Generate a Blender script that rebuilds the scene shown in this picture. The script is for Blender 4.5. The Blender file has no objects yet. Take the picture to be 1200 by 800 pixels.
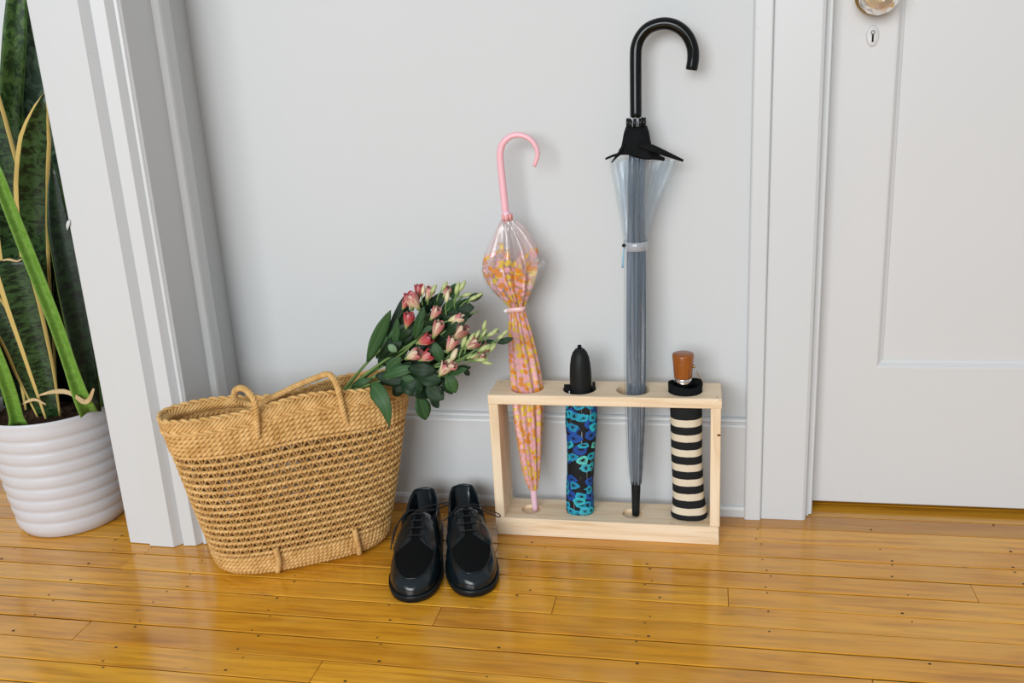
import bpy, math, random
import numpy as np
from mathutils import Vector, Matrix
random.seed(7)
rng = np.random.default_rng(7)
sc = bpy.context.scene
COL = sc.collection
PI = math.pi

# ------------------------------------------------------------------ camera
CR = np.array([0.97959683, 0.19383373, -0.05308983])
CU = np.array([-0.00666009, 0.29532917, 0.95537235])
CF = np.array([-0.20086237, 0.93552614, -0.29059447])
CP = np.array([0.0, -1.770, 0.910])
FPX = 1100.0
cam = bpy.data.cameras.new('camera')
cam.sensor_width = 36.0
cam.lens = FPX / 1200 * 36
cam.clip_start = 0.05
camo = bpy.data.objects.new('camera', cam)
COL.objects.link(camo)
camo.matrix_world = Matrix(((CR[0], CU[0], -CF[0], CP[0]), (CR[1], CU[1], -CF[1], CP[1]),
                            (CR[2], CU[2], -CF[2], CP[2]), (0, 0, 0, 1)))
sc.camera = camo

# ------------------------------------------------------------------ light
world = bpy.data.worlds.new('world')
sc.world = world
world.use_nodes = True
world.node_tree.nodes['Background'].inputs[0].default_value = (0.90, 0.955, 1.0, 1)
world.node_tree.nodes['Background'].inputs[1].default_value = 0.43


def area(name, loc, target, sx, sy, power, color=(1, 1, 1)):
    l = bpy.data.lights.new(name, 'AREA')
    l.shape = 'RECTANGLE'
    l.size = sx
    l.size_y = sy
    l.energy = power
    l.color = color
    o = bpy.data.objects.new(name, l)
    COL.objects.link(o)
    o.location = loc
    o.rotation_euler = (Vector(target) - Vector(loc)).to_track_quat('-Z', 'Y').to_euler()
    return o


area('window_daylight', (-1.25, -6.4, 2.3), (-0.3, 0, 0.35), 4.2, 2.6, 335, (0.96, 0.985, 1.0))
sc.view_settings.view_transform = 'Standard'
sc.view_settings.look = 'None'
sc.view_settings.exposure = 0.10
sc.view_settings.gamma = 1.0
sc.view_settings.use_curve_mapping = False
sc.cycles.transparent_max_bounces = 24


# ------------------------------------------------------------------ helpers
def ray(x, y):
    return CF * FPX + CR * (x - 600) + CU * (400 - y)


def at(x, y, Y):
    """point seen at picture position x,y standing at distance Y from the wall"""
    d = ray(x, y)
    return CP + d * ((Y - CP[1]) / d[1])


def ppm(p):
    """picture pixels per metre at point p"""
    return FPX / float((np.array(p) - CP) @ CF)


def nrm(v):
    v = np.asarray(v, float)
    return v / (np.linalg.norm(v) + 1e-12)


class MB:
    def __init__(self):
        self.V = []
        self.F = []
        self.U = []
        self.n = 0

    def add(self, V, F, U=None):
        V = [tuple(map(float, v)) for v in V]
        self.V += V
        o = self.n
        self.F += [tuple(int(i) + o for i in f) for f in F]
        if U is None:
            self.U += [[(0, 0)] * len(f) for f in F]
        else:
            self.U += U
        self.n += len(V)
        return self

    def build(self, name, mat, parent=None, smooth=True):
        me = bpy.data.meshes.new(name)
        me.from_pydata(self.V, [], self.F)
        uv = me.uv_layers.new(name='UVMap')
        flat = [c for f in self.U for p in f for c in p]
        uv.data.foreach_set('uv', flat)
        if smooth:
            me.polygons.foreach_set('use_smooth', [True] * len(me.polygons))
        me.materials.append(mat)
        me.update()
        o = bpy.data.objects.new(name, me)
        COL.objects.link(o)
        if parent is not None:
            o.parent = parent
        return o


def thing(name, label=None, cat=None, group=None, kind=None, loc=(0, 0, 0)):
    o = bpy.data.objects.new(name, None)
    COL.objects.link(o)
    o.empty_display_size = 0.05
    o.location = loc
    tag(o, label, cat, group, kind)
    return o


def tag(o, label=None, cat=None, group=None, kind=None):
    if label:
        o['label'] = label
    if cat:
        o['category'] = cat
    if group:
        o['group'] = group
    if kind:
        o['kind'] = kind
    return o


def reloc(root):
    """children were built in world space: keep them there below a moved empty"""
    for c in root.children:
        c.matrix_parent_inverse = Matrix.Translation(-Vector(root.location))
    return root


def box(x0, x1, y0, y1, z0, z1, b=0.0):
    """box with chamfered edges when b > 0"""
    if b <= 0:
        V = [(x, y, z) for x in (x0, x1) for y in (y0, y1) for z in (z0, z1)]
        F = [(0, 1, 3, 2), (4, 6, 7, 5), (0, 4, 5, 1), (2, 3, 7, 6), (0, 2, 6, 4), (1, 5, 7, 3)]
        return V, F
    cx, cy, cz = (x0 + x1) / 2, (y0 + y1) / 2, (z0 + z1) / 2
    hx, hy, hz = (x1 - x0) / 2, (y1 - y0) / 2, (z1 - z0) / 2
    V = []
    idx = {}
    for sx in (-1, 1):
        for sy in (-1, 1):
            for sz in (-1, 1):
                for k in range(3):
                    p = [sx * (hx - b), sy * (hy - b), sz * (hz - b)]
                    h = (hx, hy, hz)[k]
                    p[k] = (sx, sy, sz)[k] * h
                    idx[(sx, sy, sz, k)] = len(V)
                    V.append((cx + p[0], cy + p[1], cz + p[2]))
    F = []
    for k in range(3):
        a, c = [(1, 2), (2, 0), (0, 1)][k]
        for s in (-1, 1):
            q = []
            for (u, v) in ((-1, -1), (1, -1), (1, 1), (-1, 1)):
                t = [0, 0, 0]
                t[k] = s
                t[a] = u
                t[c] = v
                q.append(idx[(t[0], t[1], t[2], k)])
            F.append(tuple(q) if s > 0 else tuple(q[::-1]))
    for k in range(3):
        a, c = [(1, 2), (2, 0), (0, 1)][k]
        for u in (-1, 1):
            for v in (-1, 1):
                t0 = [0, 0, 0]
                t0[k] = -1
                t0[a] = u
                t0[c] = v
                t1 = list(t0)
                t1[k] = 1
                q = [idx[(*t0, a)], idx[(*t1, a)], idx[(*t1, c)], idx[(*t0, c)]]
                F.append(tuple(q) if u * v < 0 else tuple(q[::-1]))
    for sx in (-1, 1):
        for sy in (-1, 1):
            for sz in (-1, 1):
                q = [idx[(sx, sy, sz, k)] for k in range(3)]
                F.append(tuple(q) if sx * sy * sz > 0 else tuple(q[::-1]))
    return V, F


def prism(poly, z0, z1):
    """polygon in x,y (counter clockwise) extruded in z"""
    n = len(poly)
    V = [(x, y, z0) for x, y in poly] + [(x, y, z1) for x, y in poly]
    F = [(i, (i + 1) % n, (i + 1) % n + n, i + n) for i in range(n)]
    F += [tuple(range(n))[::-1], tuple(range(n, 2 * n))]
    return V, F


def prism_x(poly, x0, x1):
    """polygon in y,z (counter clockwise seen from +x) extruded in x"""
    n = len(poly)
    V = [(x0, y, z) for y, z in poly] + [(x1, y, z) for y, z in poly]
    F = [(i, (i + 1) % n, (i + 1) % n + n, i + n) for i in range(n)]
    F += [tuple(range(n))[::-1], tuple(range(n, 2 * n))]
    return V, F


def loft(rings, closed=True, cap0=True, cap1=True, us=1.0, vs=None):
    """rings: list of (n,3). returns V,F,U with uv"""
    R = [np.asarray(r, float) for r in rings]
    n = len(R[0])
    m = len(R)
    V = np.concatenate(R)
    F = []
    U = []
    if vs is None:
        vs = [j / (m - 1) for j in range(m)]
    cols = n if closed else n - 1
    for j in range(m - 1):
        for i in range(cols):
            i2 = (i + 1) % n
            F.append((j * n + i, j * n + i2, (j + 1) * n + i2, (j + 1) * n + i))
            a, b = i / cols * us, (i + 1) / cols * us
            U.append([(a, vs[j]), (b, vs[j]), (b, vs[j + 1]), (a, vs[j + 1])])
    if closed and cap0:
        F.append(tuple(range(n))[::-1])
        U.append([(i / n * us, vs[0]) for i in range(n)][::-1])
    if closed and cap1:
        F.append(tuple(range((m - 1) * n, m * n)))
        U.append([(i / n * us, vs[-1]) for i in range(n)])
    return V, F, U


def spline(pts, m):
    """Catmull-Rom through pts resampled to m points evenly"""
    P = np.array(pts, float)
    P = np.vstack([2 * P[0] - P[1], P, 2 * P[-1] - P[-2]])
    out = []
    for i in range(1, len(P) - 2):
        p0, p1, p2, p3 = P[i - 1:i + 3]
        for t in np.linspace(0, 1, 24, endpoint=False):
            out.append(.5 * ((2 * p1) + (-p0 + p2) * t + (2 * p0 - 5 * p1 + 4 * p2 - p3) * t * t + (-p0 + 3 * p1 - 3 * p2 + p3) * t ** 3))
    out.append(P[-2])
    out = np.array(out)
    d = np.concatenate([[0], np.cumsum(np.linalg.norm(np.diff(out, axis=0), axis=1))])
    s = np.linspace(0, d[-1], m)
    return np.stack([np.interp(s, d, out[:, k]) for k in range(out.shape[1])], 1)


def frames(P, closed=False):
    P = np.asarray(P, float)
    m = len(P)
    if closed:
        T = np.roll(P, -1, 0) - np.roll(P, 1, 0)
    else:
        T = np.gradient(P, axis=0)
    T /= np.linalg.norm(T, axis=1)[:, None] + 1e-12
    ref = np.array([0, 0, 1.0]) if abs(T[0][2]) < .9 else np.array([0, -1.0, 0])
    N = np.zeros_like(P)
    N[0] = nrm(ref - (ref @ T[0]) * T[0])
    for i in range(1, m):
        v = N[i - 1] - (N[i - 1] @ T[i]) * T[i]
        N[i] = nrm(v)
    return T, N, np.cross(T, N)


def tube(P, r, n=8, closed=False, flat=1.0):
    P = np.asarray(P, float)
    m = len(P)
    r = np.broadcast_to(np.asarray(r, float), (m,))
    T, N, B = frames(P, closed)
    a = np.arange(n) * 2 * PI / n
    rings = [P[i] + r[i] * (np.cos(a)[:, None] * N[i] * flat + np.sin(a)[:, None] * B[i]) for i in range(m)]
    if not closed:
        return loft(rings)
    V = np.concatenate(rings)
    F = [(j * n + i, j * n + (i + 1) % n, ((j + 1) % m) * n + (i + 1) % n, ((j + 1) % m) * n + i) for j in range(m) for i in range(n)]
    U = [[(0, 0)] * 4 for _ in F]
    return V, F, U


def rope(P, R, pitch, k=3, r=None, n=6, rscale=None):
    """k strands twisted about path P (evenly spaced points)"""
    mb = MB()
    P = np.asarray(P, float)
    T, N, B = frames(P)
    d = np.concatenate([[0], np.cumsum(np.linalg.norm(np.diff(P, axis=0), axis=1))])
    r = r or R * .95
    for s in range(k):
        a = 2 * PI * (d / pitch + s / k)
        Q = P + R * (np.cos(a)[:, None] * N + np.sin(a)[:, None] * B)
        mb.add(*tube(Q, r if rscale is None else r * rscale, n))
    return mb


def lathe(profile, c, n=32, cap0=True, cap1=True):
    a = np.arange(n) * 2 * PI / n
    rings = [np.stack([c[0] + r * np.cos(a), c[1] + r * np.sin(a), np.full(n, c[2] + z)], 1) for r, z in profile]
    return loft(rings, True, cap0, cap1)


def leaf(mid, width, side_hint, cols=4, fold=0.15, thick=0.0007, prof=None, cup=0.0):
    """a leaf blade with thickness: mid (m,3) line, width scalar (full width), side_hint approx normal"""
    P = np.asarray(mid, float)
    m = len(P)
    T = np.gradient(P, axis=0)
    s = np.linspace(0, 1, m)
    if prof is None:
        w = np.sin(PI * np.clip(s, 0, 1) ** .75) ** .8
    else:
        w = np.interp(s, [p[0] for p in prof], [p[1] for p in prof])
    w = np.maximum(w, .03) * width / 2
    V = []
    for lay in (1, -1):
        for i in range(m):
            t = nrm(T[i])
            n = nrm(np.asarray(side_hint) - (np.asarray(side_hint) @ t) * t)
            b = np.cross(t, n)
            for c in range(cols + 1):
                x = -1 + 2 * c / cols
                V.append(P[i] + b * x * w[i] + n * (fold * abs(x) * w[i] - cup * w[i] * (1 - x * x)) + n * lay * thick / 2)
    K = cols + 1
    F = []
    U = []
    o = m * K
    for i in range(m - 1):
        for c in range(cols):
            q = (i * K + c, i * K + c + 1, (i + 1) * K + c + 1, (i + 1) * K + c)
            uv = [(c / cols, s[i]), ((c + 1) / cols, s[i]), ((c + 1) / cols, s[i + 1]), (c / cols, s[i + 1])]
            F.append(q)
            U.append(uv)
            F.append(tuple(k + o for k in q[::-1]))
            U.append(uv[::-1])
        for c in (0, cols):
            q = (i * K + c, (i + 1) * K + c, (i + 1) * K + c + o, i * K + c + o)
            uv = [(c / cols, s[i]), (c / cols, s[i + 1]), (c / cols, s[i + 1]), (c / cols, s[i])]
            F.append(q if c == 0 else q[::-1])
            U.append(uv if c == 0 else uv[::-1])
    for i in (0, m - 1):
        for c in range(cols):
            q = (i * K + c + 1, i * K + c, i * K + c + o, i * K + c + 1 + o)
            F.append(q if i == 0 else q[::-1])
            U.append([(c / cols, s[i])] * 4)
    return V, F, U


# ------------------------------------------------------------------ materials
class Mat:
    def __init__(self, name):
        self.m = bpy.data.materials.new(name)
        self.m.use_nodes = True
        self.nt = self.m.node_tree
        self.b = self.nt.nodes['Principled BSDF']
        self.out = self.nt.nodes['Material Output']

    def n(self, typ, **kw):
        nd = self.nt.nodes.new(typ)
        for k, v in kw.items():
            if hasattr(nd, k):
                setattr(nd, k, v)
            else:
                nd.inputs[k.replace('_', ' ')].default_value = v
        return nd

    def l(self, a, b):
        self.nt.links.new(a, b)

    def math(self, op, a, b=None, c=None):
        nd = self.nt.nodes.new('ShaderNodeMath')
        nd.operation = op
        for i, v in enumerate((a, b, c)):
            if v is None:
                continue
            if isinstance(v, (int, float)):
                nd.inputs[i].default_value = v
            else:
                self.l(v, nd.inputs[i])
        return nd.outputs[0]

    def mix(self, f, a, b):
        nd = self.nt.nodes.new('ShaderNodeMix')
        nd.data_type = 'RGBA'
        for s, v in ((nd.inputs[0], f), (nd.inputs[6], a), (nd.inputs[7], b)):
            if isinstance(v, (int, float)):
                s.default_value = v
            elif isinstance(v, tuple):
                s.default_value = (*v, 1) if len(v) == 3 else v
            else:
                self.l(v, s)
        return nd.outputs[2]

    def ramp(self, f, stops, interp='LINEAR'):
        nd = self.nt.nodes.new('ShaderNodeValToRGB')
        nd.color_ramp.interpolation = interp
        e = nd.color_ramp.elements
        while len(e) < len(stops):
            e.new(.5)
        for el, (p, c) in zip(e, stops):
            el.position = p
            el.color = (*c, 1) if len(c) == 3 else c
        self.l(f, nd.inputs[0])
        return nd.outputs[0]

    def coord(self, which='Object', scale=(1, 1, 1), offset=None):
        tc = self.n('ShaderNodeTexCoord')
        mp = self.n('ShaderNodeMapping')
        mp.inputs['Scale'].default_value = scale
        self.l(tc.outputs[which], mp.inputs['Vector'])
        if offset is not None:
            self.l(offset, mp.inputs['Location'])
        return mp.outputs[0]

    def noise(self, vec, scale, detail=3, rough=.5, dist=0.0):
        nd = self.n('ShaderNodeTexNoise')
        nd.inputs['Scale'].default_value = scale
        nd.inputs['Detail'].default_value = detail
        nd.inputs['Roughness'].default_value = rough
        nd.inputs['Distortion'].default_value = dist
        self.l(vec, nd.inputs['Vector'])
        return nd.outputs['Fac']

    def bump(self, h, strength, dist=0.001):
        nd = self.n('ShaderNodeBump')
        nd.inputs['Strength'].default_value = strength
        nd.inputs['Distance'].default_value = dist
        self.l(h, nd.inputs['Height'])
        self.l(nd.outputs[0], self.b.inputs['Normal'])

    def base(self, col, rough=.5, spec=.5, metal=0.0):
        if isinstance(col, tuple):
            self.b.inputs['Base Color'].default_value = (*col, 1)
        else:
            self.l(col, self.b.inputs['Base Color'])
        if isinstance(rough, (int, float)):
            self.b.inputs['Roughness'].default_value = rough
        else:
            self.l(rough, self.b.inputs['Roughness'])
        self.b.inputs['Specular IOR Level'].default_value = spec
        self.b.inputs['Metallic'].default_value = metal
        return self


def plain(name, col, rough=.5, spec=.5, metal=0.0, vary=0.0, scale=30, bump=0.0, bscale=200):
    M = Mat(name)
    if vary:
        v = M.coord('Object')
        f = M.noise(v, scale, 3)
        lo = tuple(c * (1 - vary) for c in col)
        hi = tuple(min(1, c * (1 + vary)) for c in col)
        M.base(M.mix(f, lo, hi), rough, spec, metal)
    else:
        M.base(col, rough, spec, metal)
    if bump:
        M.bump(M.noise(M.coord('Object'), bscale, 2), bump)
    return M.m


def wall_mat(name, col, bump=.08):
    M = Mat(name)
    v = M.coord('Object')
    big = M.noise(v, 1.3, 3)
    c = M.mix(big, tuple(x * .965 for x in col), col)
    M.base(c, .62, .3)
    M.bump(M.noise(v, 260, 3, .6), bump, .0006)
    return M.m


M_WALL = wall_mat('wall_paint', (.595, .617, .628), .10)
M_FARWALL = wall_mat('far_wall_paint', (.66, .69, .72))


def trim_mat(name, col, rough=.38):
    M = Mat(name)
    v = M.coord('Object')
    c = M.mix(M.noise(v, 2.2, 2), tuple(x * .97 for x in col), col)
    # scuffs and chips
    sp = M.noise(v, 38, 2, .5)
    msk = M.ramp(sp, [(.765, (0, 0, 0)), (.80, (1, 1, 1))])
    c = M.mix(M.math('MULTIPLY', msk, .35), c, (.42, .34, .27))
    M.base(c, rough, .45)
    h = M.noise(M.coord('Object', (60, 60, 6)), 1.0, 3)
    M.bump(h, .10, .0008)
    return M.m


M_TRIM = trim_mat('trim_paint', (.600, .620, .634))
M_DOOR = trim_mat('door_paint', (.620, .628, .636))
M_DARK = plain('dark_gap', (.02, .014, .01), .9, .1)


def plank_mat(name='varnished_oak', k=1.0, worn=1.0):
    M = Mat(name)
    oi = M.n('ShaderNodeObjectInfo')
    r = oi.outputs['Random']
    off = M.n('ShaderNodeCombineXYZ')
    M.l(M.math('MULTIPLY', r, 37.0), off.inputs[0])
    M.l(M.math('MULTIPLY', r, 91.0), off.inputs[1])
    v = M.coord('Object', (1.6, 26, 26), off.outputs[0])
    grain = M.noise(v, 3.2, 6, .62, .5)
    v2 = M.coord('Object', (1.0, 9, 9), off.outputs[0])
    figure = M.noise(v2, 2.2, 4, .55, 1.4)
    tone = M.ramp(r, [(p_, tuple(c_ * k for c_ in t_)) for p_, t_ in ((0, (.62, .245, .010)), (.25, (.76, .335, .014)), (.5, (.67, .275, .010)), (.75, (.82, .385, .026)), (1, (.72, .305, .012)))])
    dark = M.mix(.62, tone, (.33, .105, .005))
    g = M.ramp(grain, [(.38, (0, 0, 0)), (.58, (1, 1, 1))])
    c = M.mix(g, dark, tone)
    f2 = M.ramp(figure, [(.35, (0, 0, 0)), (.7, (1, 1, 1))])
    c = M.mix(M.math('MULTIPLY', f2, .5), c, (.84 * k, .43 * k, .036 * k))
    # worn, paler varnish and grey ground-in marks in world space
    wv = M.n('ShaderNodeNewGeometry').outputs['Position']
    wear = M.noise(wv, 3.1, 4, .6)
    wm = M.ramp(wear, [(.50, (0, 0, 0)), (.75, (1, 1, 1))])
    c = M.mix(M.math('MULTIPLY', wm, .40 * worn), c, (.78, .46, .12))
    sv = M.n('ShaderNodeMapping')
    sv.inputs['Scale'].default_value = (3, 16, 1)
    M.l(wv, sv.inputs['Vector'])
    st = M.noise(sv.outputs[0], 2.3, 5, .65)
    sm = M.ramp(st, [(.63, (0, 0, 0)), (.74, (1, 1, 1))])
    c = M.mix(M.math('MULTIPLY', sm, .65), c, (.15, .075, .035))
    M.base(c, M.math('MULTIPLY_ADD', wm, .08, .18), .5)
    M.b.inputs['Coat Weight'].default_value = .45
    M.b.inputs['Coat Roughness'].default_value = .12
    M.bump(M.math('ADD', grain, M.math('MULTIPLY', M.noise(wv, 14, 2), 1.2)), .10, .0012)
    return M.m


M_PLANK = plank_mat()
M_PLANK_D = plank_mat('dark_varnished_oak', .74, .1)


def pine_mat():
    M = Mat('pale_pine')
    oi = M.n('ShaderNodeObjectInfo')
    off = M.n('ShaderNodeCombineXYZ')
    M.l(M.math('MULTIPLY', oi.outputs['Random'], 31.0), off.inputs[1])
    M.l(M.math('MULTIPLY', oi.outputs['Random'], 17.0), off.inputs[0])
    uv = M.coord('UV', (2.2, 34, 1), off.outputs[0])
    g = M.noise(uv, 2.0, 5, .6, .6)
    c = M.ramp(g, [(.30, (.68, .49, .30)), (.48, (.80, .635, .44)), (.70, (.87, .73, .545))])
    k = M.n('ShaderNodeTexVoronoi')
    k.inputs['Scale'].default_value = 2.6
    M.l(M.coord('UV', (3.2, 7.5, 1), off.outputs[0]), k.inputs['Vector'])
    km = M.ramp(k.outputs['Distance'], [(.03, (1, 1, 1)), (.075, (0, 0, 0))])
    c = M.mix(M.math('MULTIPLY', km, .6), c, (.30, .13, .05))
    M.base(c, .55, .35)
    M.bump(g, .06, .0006)
    return M.m


M_PINE = pine_mat()
M_KNOT = plain('pine_knot', (.16, .035, .012), .5, .4, vary=.3)

# ------------------------------------------------------------------ setting: floor
floor = MB().add(*box(-3.2, 2.2, -3.4, 0.9, -.05, -.0020)).build('floor', M_DARK, smooth=False)
tag(floor, kind='structure')
PITCH = .0568
Y0 = -.0585
joints = {}      # row k spans y in [Y0-(k+1)*PITCH, Y0-k*PITCH]


def row_of(y):
    return int(math.floor((Y0 - y) / PITCH))


for x, y in ((-1.053, -.527), (-.5965, -.59), (-.4455, -.421), (-.252, -.367), (.043, -.315), (.451, -.252), (-.391, -.195)):
    joints.setdefault(row_of(y), []).append(x)
plank_i = 0
for k in range(-9, 48):
    ya = Y0 - (k + 1) * PITCH
    yb = Y0 - k * PITCH
    xs = sorted(joints.get(k, []))
    # other joints well outside the measured stretch
    if not xs:
        if 0 <= k <= 10:
            xs = [-1.75 + rng.uniform(-.12, .12), .70 + rng.uniform(-.08, .12)]
        elif k < 0:
            xs = [-1.6 + rng.uniform(-.1, .1), .75 + rng.uniform(0, .2)]
        else:
            xs = [rng.uniform(-.9, .5)]
    x = xs[0]
    while x > -2.6:
        x -= rng.uniform(1.15, 1.6)
        xs.insert(0, max(x, -3.0))
    x = xs[-1]
    while x < 1.6:
        x += rng.uniform(1.15, 1.6)
        xs.append(min(x, 2.0))
    xs = sorted(set(round(v, 4) for v in xs))
    for a, b in zip(xs[:-1], xs[1:]):
        if b - a < .05:
            continue
        dz = rng.uniform(-.0004, .0004)
        g = rng.choice([.0008, .0015, .0022])
        cx, cy = (a + b) / 2, (ya + yb) / 2
        V, F = box(a - cx + .0004, b - cx - .0004, ya - cy + g, yb - cy - g, -.0125, dz, .0007)
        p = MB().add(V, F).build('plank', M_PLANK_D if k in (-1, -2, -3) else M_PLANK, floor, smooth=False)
        p.location = (cx, cy, 0)
        p.rotation_euler = (0, 0, 0)
        plank_i += 1
# face nails driven in pairs along the joists
mb = MB()
for jx in np.arange(-2.25, 1.4, .215):
    for k in range(-3, 14):
        yc = Y0 - (k + .5) * PITCH
        for s in (-1, 1):
            if rng.random() < .42:
                continue
            x = jx + rng.normal(0, .009)
            y = yc + s * (.0195 + rng.normal(0, .002))
            rr = rng.uniform(.0012, .0022)
            a = np.arange(7) * 2 * PI / 7
            V = [(x + rr * 1.35 * math.cos(t), y + rr * math.sin(t), .0006) for t in a] + [(x, y, .0009)]
            F = [(i, (i + 1) % 7, 7) for i in range(7)]
            mb.add(V, F)
nails = mb.build('nail_heads', plain('nail_iron', (.035, .02, .012), .6, .4), floor)
tag(nails, kind='stuff')

# ------------------------------------------------------------------ setting: walls and trim
HZ = 2.6
mb = MB()
mb.add(*box(-1.0, .206, 0, .12, 0, HZ))
mb.add(*box(.206, 1.006, 0, .12, 2.05, HZ))
mb.add(*box(1.006, 2.2, 0, .12, 0, HZ))
tag(mb.build('wall_back', M_WALL, smooth=False), kind='structure')
tag(MB().add(*box(-1.125, -.990, -.225, .30, 0, HZ)).build('wall_left', M_WALL, smooth=False), kind='structure')
tag(MB().add(*box(-3.2, -1.125, .30, .42, 0, HZ)).build('wall_far', M_FARWALL, smooth=False), kind='structure')
# unseen dark box added behind the door to block light under it
mb = MB()
mb.add(*box(.0, 1.2, .60, .66, 0, 2.3))
mb.add(*box(-.06, .0, .12, .66, 0, 2.3))
mb.add(*box(1.2, 1.26, .12, .66, 0, 2.3))
mb.add(*box(-.06, 1.26, .12, .66, 2.3, 2.36))
tag(mb.build('door_light_block', M_DARK, smooth=False), kind='structure')

# baseboard
poly = [(0, 0), (0, .2085), (-.007, .2085), (-.0105, .206), (-.0115, .2025), (-.0095, .1985), (-.0135, .1955), (-.0145, .192),
        (-.0145, .024), (-.0185, .021), (-.0205, .016), (-.0205, 0)]
poly = [(y, z) for y, z in poly]
tag(MB().add(*prism_x(poly, -.99, .08)).build('baseboard_back', M_TRIM, smooth=False), kind='structure')
# door casing
poly = [(.080, 0), (.080, -.0265), (.0825, -.0290), (.1095, -.0290), (.1120, -.0265), (.1121, -.017), (.1125, -.017), (.1127, -.0205),
        (.1155, -.0215), (.192, -.0215), (.1975, -.0185), (.1995, -.012), (.1995, 0)]
t1 = MB().add(*prism(poly, 0, 2.17)).build('trim_1', M_TRIM, smooth=False)
tag(t1, kind='structure')
mx = 1.212
tag(MB().add(*prism([(mx - x, y) for x, y in poly][::-1], 0, 2.17)).build('trim_2', M_TRIM, smooth=False), kind='structure')
poly_h = [(0, 2.0575), (-.012, 2.0575), (-.0185, 2.06), (-.0215, 2.066), (-.0215, 2.14), (-.029, 2.145), (-.029, 2.17), (0, 2.17)]
tag(MB().add(*prism_x(poly_h[::-1], .1995, 1.0125)).build('trim_3', M_TRIM, smooth=False), kind='structure')
# door jamb with stop
mb = MB()
for s in (0, 1):
    pts = [(.2005, .119), (.2005, .001), (.2105, .001), (.2125, .003), (.2125, .084), (.222, .084), (.222, .119)]
    if s:
        pts = [(mx - x, y) for x, y in pts][::-1]
    mb.add(*prism(pts, 0.003, 2.045))
mb.add(*box(.2005, mx - .2005, .001, .119, 2.037, 2.049))
tag(mb.build('trim_4', M_TRIM, smooth=False), kind='structure')

# doorway lining (jamb) of the opening on the left, stepped rebates
poly = [(-.981, -.105), (-1.150, -.105), (-1.150, -.243), (-1.146, -.2475), (-1.0995, -.249), (-1.0965, -.2565), (-1.0430, -.2570), (-1.0420, -.2555),
        (-1.0290, -.2385), (-1.0270, -.2385), (-1.0268, -.2475), (-1.0255, -.2490), (-1.0005, -.2465), (-.9995, -.2450),
        (-.9908, -.2315), (-.9890, -.2315), (-.9888, -.2370), (-.9875, -.2385), (-.9830, -.2375), (-.981, -.2345)]
jb = MB().add(*prism(poly[::-1], .002, 2.2)).build('trim_5', M_TRIM, smooth=False)
tag(jb, kind='structure')
chip = at(79.5, 262, -.2495)
V, F, U = leaf(spline([chip + np.array([.005, .001, .008]), chip + np.array([.001, -.002, -.002]), chip + np.array([-.003, -.001, -.012])], 6), .006, (0.5, -1, 0), 3, .3)
pc = MB().add(V, F, U).build('paint_chip', M_TRIM, jb)
# casing on the side wall
poly = [(-.990, -.2335), (-.980, -.2335), (-.9785, -.231), (-.9785, -.139), (-.972, -.1385), (-.9665, -.135), (-.9650, -.130), (-.9650, -.100), (-.9675, -.0955), (-.990, -.094)]
tag(MB().add(*prism(poly, .002, 2.2)).build('trim_6', M_TRIM, smooth=False), kind='structure')

# door
DX0, DX1, DZ0, DZ1, DY = .2150, .9970, .012, 2.035, .040
door = MB()
px0, px1 = .3225, .8895
pz = [(.3, 1.02), (1.22, 1.90)]


def quad(mb, x0, x1, z0, z1, y):
    if x1 - x0 > 1e-6 and z1 - z0 > 1e-6:
        mb.add([(x0, y, z0), (x1, y, z0), (x1, y, z1), (x0, y, z1)], [(0, 1, 2, 3)])


bz = .0025
quad(door, DX0 + bz, px0, DZ0 + bz, DZ1, DY)
quad(door, px1, DX1, DZ0 + bz, DZ1, DY)
zz = [DZ0 + bz] + [v for p in pz for v in p] + [DZ1]
for i in range(0, len(zz), 2):
    quad(door, px0, px1, zz[i], zz[i + 1], DY)
# rounded edges, sides and back
door.add([(DX0 + bz, DY, DZ0 + bz), (DX0 + bz, DY, DZ1), (DX0, DY + bz, DZ1), (DX0, DY + bz, DZ0)], [(0, 1, 2, 3)])
door.add([(DX0 + bz, DY, DZ0 + bz), (DX0, DY + bz, DZ0), (DX1, DY + bz, DZ0), (DX1, DY, DZ0 + bz)], [(0, 1, 2, 3)])
door.add([(DX0, DY + bz, DZ0), (DX0, DY + bz, DZ1), (DX0, DY + .04, DZ1), (DX0, DY + .04, DZ0), (DX1, DY + bz, DZ0), (DX1, DY, DZ1), (DX1, DY + .04, DZ1), (DX1, DY + .04, DZ0)],
         [(0, 1, 2, 3), (4, 7, 6, 5), (3, 2, 6, 7), (0, 3, 7, 4), (1, 5, 6, 2)])
do = door.build('door_1', M_DOOR, smooth=False)
tag(do, kind='structure')
for z0, z1 in pz:
    mo = MB()
    prof = [(0, 0), (.003, .0005), (.0055, .003), (.009, .0065), (.013, .0085), (.0145, .010)]
    L = []
    for o, dy in prof:
        L.append([(px0 + o, DY + dy, z0 + o), (px1 - o, DY + dy, z0 + o), (px1 - o, DY + dy, z1 - o), (px0 + o, DY + dy, z1 - o)])
    V = [p for r_ in L for p in r_]
    F = [(j * 4 + i, j * 4 + (i + 1) % 4, (j + 1) * 4 + (i + 1) % 4, (j + 1) * 4 + i) for j in range(len(prof) - 1) for i in range(4)]
    mo.add(V, F).build('panel_moulding', M_DOOR, do, smooth=False)
    o = prof[-1][0]
    MB().add(*box(px0 + o, px1 - o, DY + .010, DY + .018, z0 + o, z1 - o)).build('door_panel', M_DOOR, do, smooth=False)

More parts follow.
